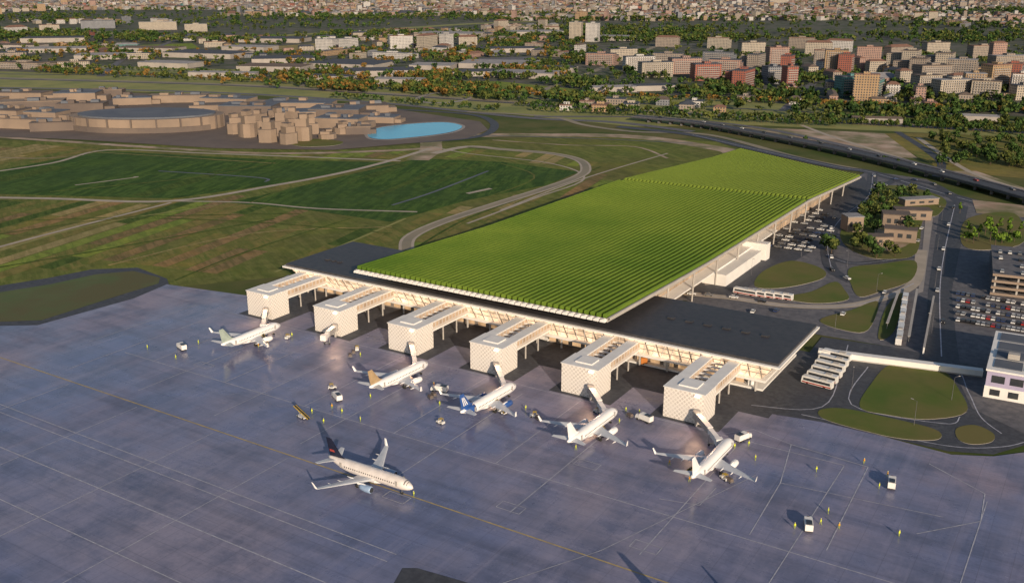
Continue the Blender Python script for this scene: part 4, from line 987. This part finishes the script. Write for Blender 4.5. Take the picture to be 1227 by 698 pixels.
for c in cand[nind:]:
    _,u,v,w,d_,h,rz,wc,rc,gb=c; x,y=G(u,v); cc,ss=math.cos(rz),math.sin(rz)
    P4=[(x+a*w/2*cc-e*d_/2*ss,y+a*w/2*ss+e*d_/2*cc) for a,e in ((-1,-1),(1,-1),(1,1),(-1,1))]
    o=len(b.v); b.v+=[(*p,0) for p in P4]+[(*p,h) for p in P4]
    for f in ((0,1,5,4),(1,2,6,5),(2,3,7,6),(3,0,4,7)): b.f.append(tuple(o+i for i in f)); b.m.append(wk.index(wc))
    if gb:
        rh=d_*.25; a1=(x-(w/2-d_/3)*cc,y-(w/2-d_/3)*ss,h+rh); a2=(x+(w/2-d_/3)*cc,y+(w/2-d_/3)*ss,h+rh)
        b.v+=[a1,a2]
        for f in ((4,5,9,8),(5,6,9),(6,7,8,9),(7,4,8)): b.f.append(tuple(o+i for i in f)); b.m.append(8+rk.index(rc))
    else:
        b.f.append((o+4,o+5,o+6,o+7)); b.m.append(8+rk.index(rc))
tag(b.build('distant_city',[WALL[k] for k in wk]+[ROOF[k] for k in rk]),'dense carpet of far pale buildings reaching the skyline','distant city',kind='stuff')
x,y=G(935,7); B=thing('cathedral','brick red cathedral dome rising over the far city','cathedral',(x,y,0),YAW)
b=MB(); b.bx(-60,30,-20,20,0,40); b.build('nave',WALL['cream'],B)
b=MB(); b.prism([(26*math.cos(2*math.pi*k/8),26*math.sin(2*math.pi*k/8)) for k in range(8)],40.1,58); b.build('drum',WALL['cream'],B)
b=MB(); b.loft([[(r*math.cos(2*math.pi*k/8),r*math.sin(2*math.pi*k/8),z) for k in range(8)] for r,z in ((27,58.1),(25,70),(19,82),(10,92),(3,96))]); b.build('dome',ROOF['terracotta'],B)
b=MB(); b.tube((0,0,96.1),(0,0,108),3,1,8); b.build('lantern',mt['pale'],B)
# ------------------------------------------------------------ trees
def crown_arr(seed,n,rx,h,leaf,lobes):
    r_=random.Random(seed); vs=[];mi=[]
    L=[(r_.gauss(0,.38)*rx,r_.gauss(0,.38)*rx,h*(.38+.5*r_.random()),rx*r_.uniform(.38,.62)) for _ in range(lobes)]
    for k in range(n):
        lx,ly,lz,lr=L[k%lobes]
        a=r_.uniform(0,2*math.pi); z=r_.uniform(-.7,1); q=math.sqrt(1-z*z)
        d=Vector((q*math.cos(a),q*math.sin(a),z)); c=Vector((lx,ly,lz))+d*lr*r_.uniform(.7,1.05)
        nrm=(d+Vector((r_.gauss(0,.35),r_.gauss(0,.35),r_.gauss(0,.35)))).normalized()
        e=nrm.orthogonal().normalized(); f=nrm.cross(e); s=leaf*r_.uniform(.6,1.2)
        for p,t in ((-1,-.7),(1,-.9),(.8,1),(-.9,.8)): vs.append(tuple(c+e*p*s+f*t*s))
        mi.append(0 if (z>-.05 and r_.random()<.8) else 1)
    return vs,mi
TREE={}
def make_tree(kind,seed,rx,h,n=190,leaf=.75,lobes=9):
    t=thing('broadleaf_tree','tree','tree',(0,0,0))
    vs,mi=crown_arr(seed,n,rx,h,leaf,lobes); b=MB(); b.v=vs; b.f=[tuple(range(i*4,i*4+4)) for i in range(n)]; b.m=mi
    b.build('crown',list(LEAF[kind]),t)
    b=MB(); r_=random.Random(seed); b.tube((0,0,0),(.1,.1,h*.45),.32,.2,7)
    for k in range(4):
        a=k*1.6+r_.random(); b.tube((.1,.1,h*.38),(rx*.5*math.cos(a),rx*.5*math.sin(a),h*.68),.16,.05,5)
    b.build('trunk',mt['trunk'],t); return t
for kind in LEAF: TREE[kind]=[make_tree(kind,11*q+len(kind),(4.2,3.4)[q],(9.5,8.0)[q]) for q in range(2)]
TREE['tall']=[make_tree('bright',77,2.2,16,170,.6,10)]
index()
tc=[]
def tg(n,u0,u1,v0,v1,kinds,cond=None,s=(.7,1.35),clump=0,cr=(16,2.2)):
    cs=[(rnd.uniform(u0,u1),rnd.uniform(v0,v1)) for _ in range(clump)] if clump else None
    for _ in range(n):
        if cs and rnd.random()<.7:
            c=rnd.choice(cs); u=c[0]+rnd.gauss(0,cr[0]); v=c[1]+rnd.gauss(0,cr[1])
            if not(u0<=u<=u1 and v0<=v<=v1): continue
        else: u=rnd.uniform(u0,u1); v=rnd.uniform(v0,v1)
        if cond and not cond(u,v): continue
        x,y=G(u,v)
        if not ok(x,y,1.0,.6): continue
        tc.append((PXM(x,y)*10,x,y,rnd.choice(kinds),rnd.uniform(*s),u,v))
hy=lambda u: 92+ (u-0)*.0539
above=lambda u,v: v<hy(u)-3.0-(2 if u<300 else 0) and strip(u,v)
tg(2800,-40,700,44,125,['olive','green','olive','autumn'],above,clump=60)
tg(3200,560,1290,38,150,['olive','green','green','olive'],above,clump=70)
tg(3200,-40,1290,18,52,['olive','green'],strip,(.9,1.7),clump=60,cr=(36,1.3))
tg(2200,-40,1290,2,26,['olive','green'],strip,(1.0,2.0),clump=50,cr=(40,.9))
def row(u0,v0,u1,v1,n,kinds,j=.6):
    for k in range(n):
        t=k/(n-1); u=u0+(u1-u0)*t+rnd.gauss(0,j); v=v0+(v1-v0)*t+rnd.gauss(0,j*.3); x,y=G(u,v)
        tc.append((PXM(x,y)*10,x,y,rnd.choice(kinds),rnd.uniform(.6,1.0),u,v))
row(620,128,1250,162,120,['green','olive']); row(640,134,1000,152,50,['green','olive'])
row(60,88,560,112,90,['autumn','olive','olive']); row(950,142,1250,156,60,['green','olive'],1.5)
row(0,64,380,66,70,['green','autumn']); row(380,66,700,60,60,['green','olive']); row(0,78,380,94,70,['olive','green'])
row(700,116,1240,137,110,['olive','autumn','green'])
row(1120,170,1240,205,26,['olive','green'],4)
row(400,118,600,134,30,['green','olive'],2)
tg(70,1125,1240,150,205,['olive','green'],None,(.6,1.1))
for (u,v) in [(1032,262),(1038,258),(1045,254),(1040,268),(1048,262),(1056,246),(1062,242),(1034,274),(1028,282),(1026,290),(1033,296),(1050,278),(1058,262),(1064,256),(1070,248),(990,300),(996,304),(1000,299),(1088,276),(1090,286),(1064,302),(1040,302),(1046,244),(1110,240),(1022,300),(1078,240),(1092,236),(1052,236),(1072,308),(1050,310)]:
    x,y=G(u,v); tc.append((99,x,y,rnd.choice(['olive','green']),rnd.uniform(.7,1.1),u,v))
for (u,v) in [(1158,290),(1166,292),(1172,286),(1160,282),(1186,290),(1192,296),(1200,292),(1208,286),(1215,290),(1222,282),(1180,282),(1196,280),(1150,256),(1240,290)]:
    x,y=G(u,v); tc.append((99,x,y,'tall' if u%3 else 'bright',rnd.uniform(.6,1.0),u,v))
for (u,v) in [(980,176),(965,172),(1060,196),(1075,200)]:
    x,y=G(u,v); tc.append((99,x,y,'green',.7,u,v))
tc.sort(key=lambda q:-q[0])
def tzone(u,v):
    if v>225 and u>1140: return 'by the parking deck at the right edge'
    if v>225: return 'on the forecourt loop lawn'
    if v>150: return 'on the open land right of the elevated road'
    return 'along the highway '+('at left' if u<420 else 'near the centre' if u<760 else 'right of centre' if u<1000 else 'at right')
desc={'olive':'olive green leafy tree','green':'dark green leafy tree','autumn':'orange brown leafy tree','bright':'bright green leafy tree','tall':'tall slender bright green tree'}
for (_,x,y,kd,s,u,v) in tc[:300]:
    t=TREE[kd][rnd.randrange(len(TREE[kd]))]
    lab=desc[kd]+' '+tzone(u,v)
    o=place(t,x,y,rnd.uniform(0,6.28),lab,'trees: '+lab,.3); o.scale=(s,s,s*rnd.uniform(.85,1.15))
for k,l in list(TREE.items()):
    for t in l:
        if t.name not in used:
            for c in KIDS[t.name]: bpy.data.objects.remove(c)
            bpy.data.objects.remove(t)
for k,c in cars.items():
    if c.name not in used:
        for q in KIDS[c.name]: bpy.data.objects.remove(q)
        bpy.data.objects.remove(c)
for kd in ('olive','green','autumn'):
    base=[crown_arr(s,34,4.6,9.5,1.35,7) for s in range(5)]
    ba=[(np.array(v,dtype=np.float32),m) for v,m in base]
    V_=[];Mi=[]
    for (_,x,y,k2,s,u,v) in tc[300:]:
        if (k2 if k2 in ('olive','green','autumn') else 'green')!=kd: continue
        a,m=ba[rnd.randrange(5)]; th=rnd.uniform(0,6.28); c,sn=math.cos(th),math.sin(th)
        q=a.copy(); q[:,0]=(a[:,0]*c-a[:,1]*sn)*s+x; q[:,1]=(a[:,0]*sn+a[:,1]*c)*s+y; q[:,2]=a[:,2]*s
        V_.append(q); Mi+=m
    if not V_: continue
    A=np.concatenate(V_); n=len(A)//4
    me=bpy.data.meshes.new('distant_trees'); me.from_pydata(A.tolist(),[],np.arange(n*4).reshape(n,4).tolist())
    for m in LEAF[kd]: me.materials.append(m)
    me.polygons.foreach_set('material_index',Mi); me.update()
    o=bpy.data.objects.new('distant_trees',me); COL.objects.link(o)
    tag(o,{'olive':'olive green','green':'dark green','autumn':'orange brown'}[kd]+' tree crowns massed through the far suburbs','trees',kind='stuff')
# ------------------------------------------------------------ people
def skinned(name,verts,edges,rad,mat):
    me=bpy.data.meshes.new(name); me.from_pydata(verts,edges,[]); o=bpy.data.objects.new(name,me); COL.objects.link(o)
    o.modifiers.new('s','SKIN')
    for i,r in enumerate(rad): me.skin_vertices[0].data[i].radius=(r,r)
    me.skin_vertices[0].data[0].use_root=True
    o.modifiers.new('d','SUBSURF').levels=1
    dg=bpy.context.evaluated_depsgraph_get(); dg.update()
    m2=bpy.data.meshes.new_from_object(o.evaluated_get(dg)); bpy.data.objects.remove(o); m2.name=name
    m2.materials.clear(); m2.materials.append(mat); return m2
def body_mesh(walk,mat):
    s=.28 if walk else .02
    vs=[(0,0,.95),(0,0,1.15),(0,0,1.38),(0,0,1.50),(0,.02,1.62),(0,.01,1.74)]; ed=[(0,1),(1,2),(2,3),(3,4),(4,5)]; ra=[.15,.14,.17,.06,.10,.08]
    for sg in (-1,1):
        q=len(vs); vs+=[(sg*.10,sg*s*.3,.86),(sg*.11,sg*s*.7+.02,.48),(sg*.11,sg*s,.09),(sg*.12,sg*s+.18,.04)]; ed+=[(0,q),(q,q+1),(q+1,q+2),(q+2,q+3)]; ra+=[.095,.07,.05,.045]
        q=len(vs); vs+=[(sg*.20,0,1.40),(sg*.26,-sg*s*.3,1.12),(sg*.28,-sg*s*.5+.06,.88),(sg*.285,-sg*s*.5+.08,.80)]; ed+=[(2,q),(q,q+1),(q+1,q+2),(q+2,q+3)]; ra+=[.065,.05,.036,.035]
        hnd=q+3
        for k in range(5):
            vs.append((sg*(.27+.008*k) if k else sg*.25,-sg*s*.5+.05+.018*k,.72+(.01*abs(k-2)) if k else .77)); ed.append((hnd,len(vs)-1)); ra.append(.009)
    return skinned('person_body',vs,ed,ra,mat)
skinm=M('work_clothes',(.36,.42,.06),(.28,.33,.05),2,.9,world=False)
hv=M('hi_vis_yellow',(.75,.85,.06),(.68,.76,.06),2,.7,world=False); ho=M('hi_vis_orange',(.8,.3,.03),None,2,.7,world=False)
hat=M('helmet',(.8,.72,.3),None,2,.5,world=False); face=M('skin_tone',(.45,.28,.2),None,2,.7,world=False)
bm_=[body_mesh(False,skinm),body_mesh(True,skinm)]
vb=MB(); vb.loft([[(w*math.cos(2*math.pi*k/10),d*math.sin(2*math.pi*k/10),z) for k in range(10)] for w,d,z in ((.20,.17,.86),(.20,.17,1.15),(.24,.19,1.38),(.15,.12,1.49))])
vest=vb.build('safety_vest',hv,smooth=True).data
hb_=MB(); hb_.loft([[(r*math.cos(2*math.pi*k/10),.02+r*math.sin(2*math.pi*k/10),z) for k in range(10)] for r,z in ((.14,1.72),(.13,1.79),(.08,1.86),(.02,1.88))]); hatm=hb_.build('helmet',hat,smooth=True).data
fb=MB(); fb.loft([[(r*math.cos(2*math.pi*k/8),.045+r*math.sin(2*math.pi*k/8),z) for k in range(8)] for r,z in ((.04,1.53),(.085,1.6),(.09,1.68),(.085,1.74))]); fcm=fb.build('face',face,smooth=True).data
for nm in ('safety_vest','helmet','face'): bpy.data.objects.remove(bpy.data.objects[nm])
PE=[(177,419,'farthest left on the apron'),(211,431,'below the leftmost service truck'),(238,413,'between the leftmost truck and the leftmost jet'),(310,417,'behind the wing of the leftmost jet'),(388,508,'right of the lone belt loader'),(410,496,'below the truck left of the bronze tailed jet'),(444,478,'near the tail of the bronze tailed jet'),(398,490,'just left of the truck beside the bronze tailed jet'),(527,487,'by the tail of the blue tailed jet'),(750,494,'left of a pair beside the jet second from right'),(766,497,'right of a pair beside the jet second from right'),(802,558,'at the left wing tip of the rightmost jet'),(905,552,'at the right wing tip of the rightmost jet'),(978,566,'alone above the two lower right trucks'),(1053,586,'left of the farthest right truck'),(1063,572,'behind the farthest right truck'),(952,634,'left of the lower right truck'),(983,629,'just right of the lower right truck'),(992,616,'behind the lower right truck'),(1005,634,'farthest right of the group by the lower right truck'),(1077,643,'alone at the lower right of the apron'),(720,474,'below the pier second from the right'),(432,506,'near the nose gear path of the taxiing jet'),(1035,556,'alone near the apron outline at right'),(374,496,'beside the lone belt loader, upper side'),(350,404,'at the nose of the leftmost jet'),(432,428,'below the tug near the second pier'),(520,464,'left of the truck between two jets'),(630,492,'by the right wing of the blue tailed jet'),(690,540,'behind the tail of the jet second from right'),(742,508,'at the right wing of the jet second from right'),(826,578,'behind the tail of the rightmost jet'),(880,538,'just left of the truck near the rightmost jet'),(897,535,'just right of the truck near the rightmost jet'),(496,596,'ahead of the taxiing jet nose')]
for k,(u,v,w) in enumerate(PE):
    x,y=G(u,v)
    p=thing('person',f'worker in {"orange" if k%4==3 else "yellow"} vest '+w,'person',(x,y,.3),rnd.uniform(0,6.28))
    p.scale=(1.12,1.12,1.12)
    for nm,me in (('body',bm_[k%2]),('safety_vest',vest),('helmet',hatm),('face',fcm)):
        q=bpy.data.objects.new(nm,me); COL.objects.link(q); q.parent=p
        if nm=='safety_vest' and k%4==3: q.material_slots[0].link='OBJECT'; q.material_slots[0].material=ho
# ------------------------------------------------------------ lamps
def mast():
    t=thing('street_lamp','lamp','street lamp')
    b=MB(); b.tube((0,0,0),(0,0,9),.10,.05,8); b.build('pole',mt['road'],t)
    b=MB(); b.tube((0,0,9),(1.8,0,9.4),.05,.04,6); b.build('arm',mt['road'],t)
    b=MB(); b.box(2.0,0,9.35,.9,.35,.15); b.build('lamp_head',mt['conc'],t); return t
ml=mast(); index()
for k,(u,v,w) in enumerate(((1000,398,'by the white bridge near the terminal'),(1050,350,'by the round lawn'),(1120,345,'on the east road, middle'),(1123,300,'on the east road, upper'),(1128,265,'at the top of the east road'),(1015,320,'at the neck of the loop road'),(900,330,'on the forecourt by the roof'),(960,308,'above the forecourt lawn'),(1140,480,'right of the large lawn'),(1020,470,'left of the large lawn'),(1095,510,'below the large lawn'),(1116,400,'on the east road, lower'))):
    pp(ml,u,v,k*.9,'slim grey street lamp '+w)
# ------------------------------------------------------------ camera and light
cam=bpy.data.cameras.new('camera'); co=bpy.data.objects.new('camera',cam); COL.objects.link(co)
co.location=(0,0,H); co.rotation_euler=(math.pi/2-PITCH,0,YAW)
cam.sensor_width=36; cam.lens=36*F0/1227; cam.clip_end=40000; cam.clip_start=1
scene.camera=co
EL=R(17); sd=Vector((.75,-.66,0)).normalized()
sdir=Vector((sd.x*math.cos(EL),sd.y*math.cos(EL),math.sin(EL)))
sl=bpy.data.lights.new('sun','SUN'); sl.energy=5.0; sl.angle=R(.6); sl.color=(1,.80,.58)
so=bpy.data.objects.new('sun',sl); COL.objects.link(so); so.rotation_euler=sdir.to_track_quat('Z','Y').to_euler()
w=bpy.data.worlds.new('World'); scene.world=w; w.use_nodes=True; nt=w.node_tree
sk=nt.nodes.new('ShaderNodeTexSky'); sk.sky_type='NISHITA'; sk.sun_disc=False; sk.sun_elevation=EL
sk.sun_rotation=math.atan2(sd.x,sd.y)
bg=nt.nodes['Background']; nt.links.new(sk.outputs[0],bg.inputs['Color']); bg.inputs['Strength'].default_value=.095
scene.view_settings.view_transform='Standard'; scene.view_settings.look='None'; scene.view_settings.exposure=0
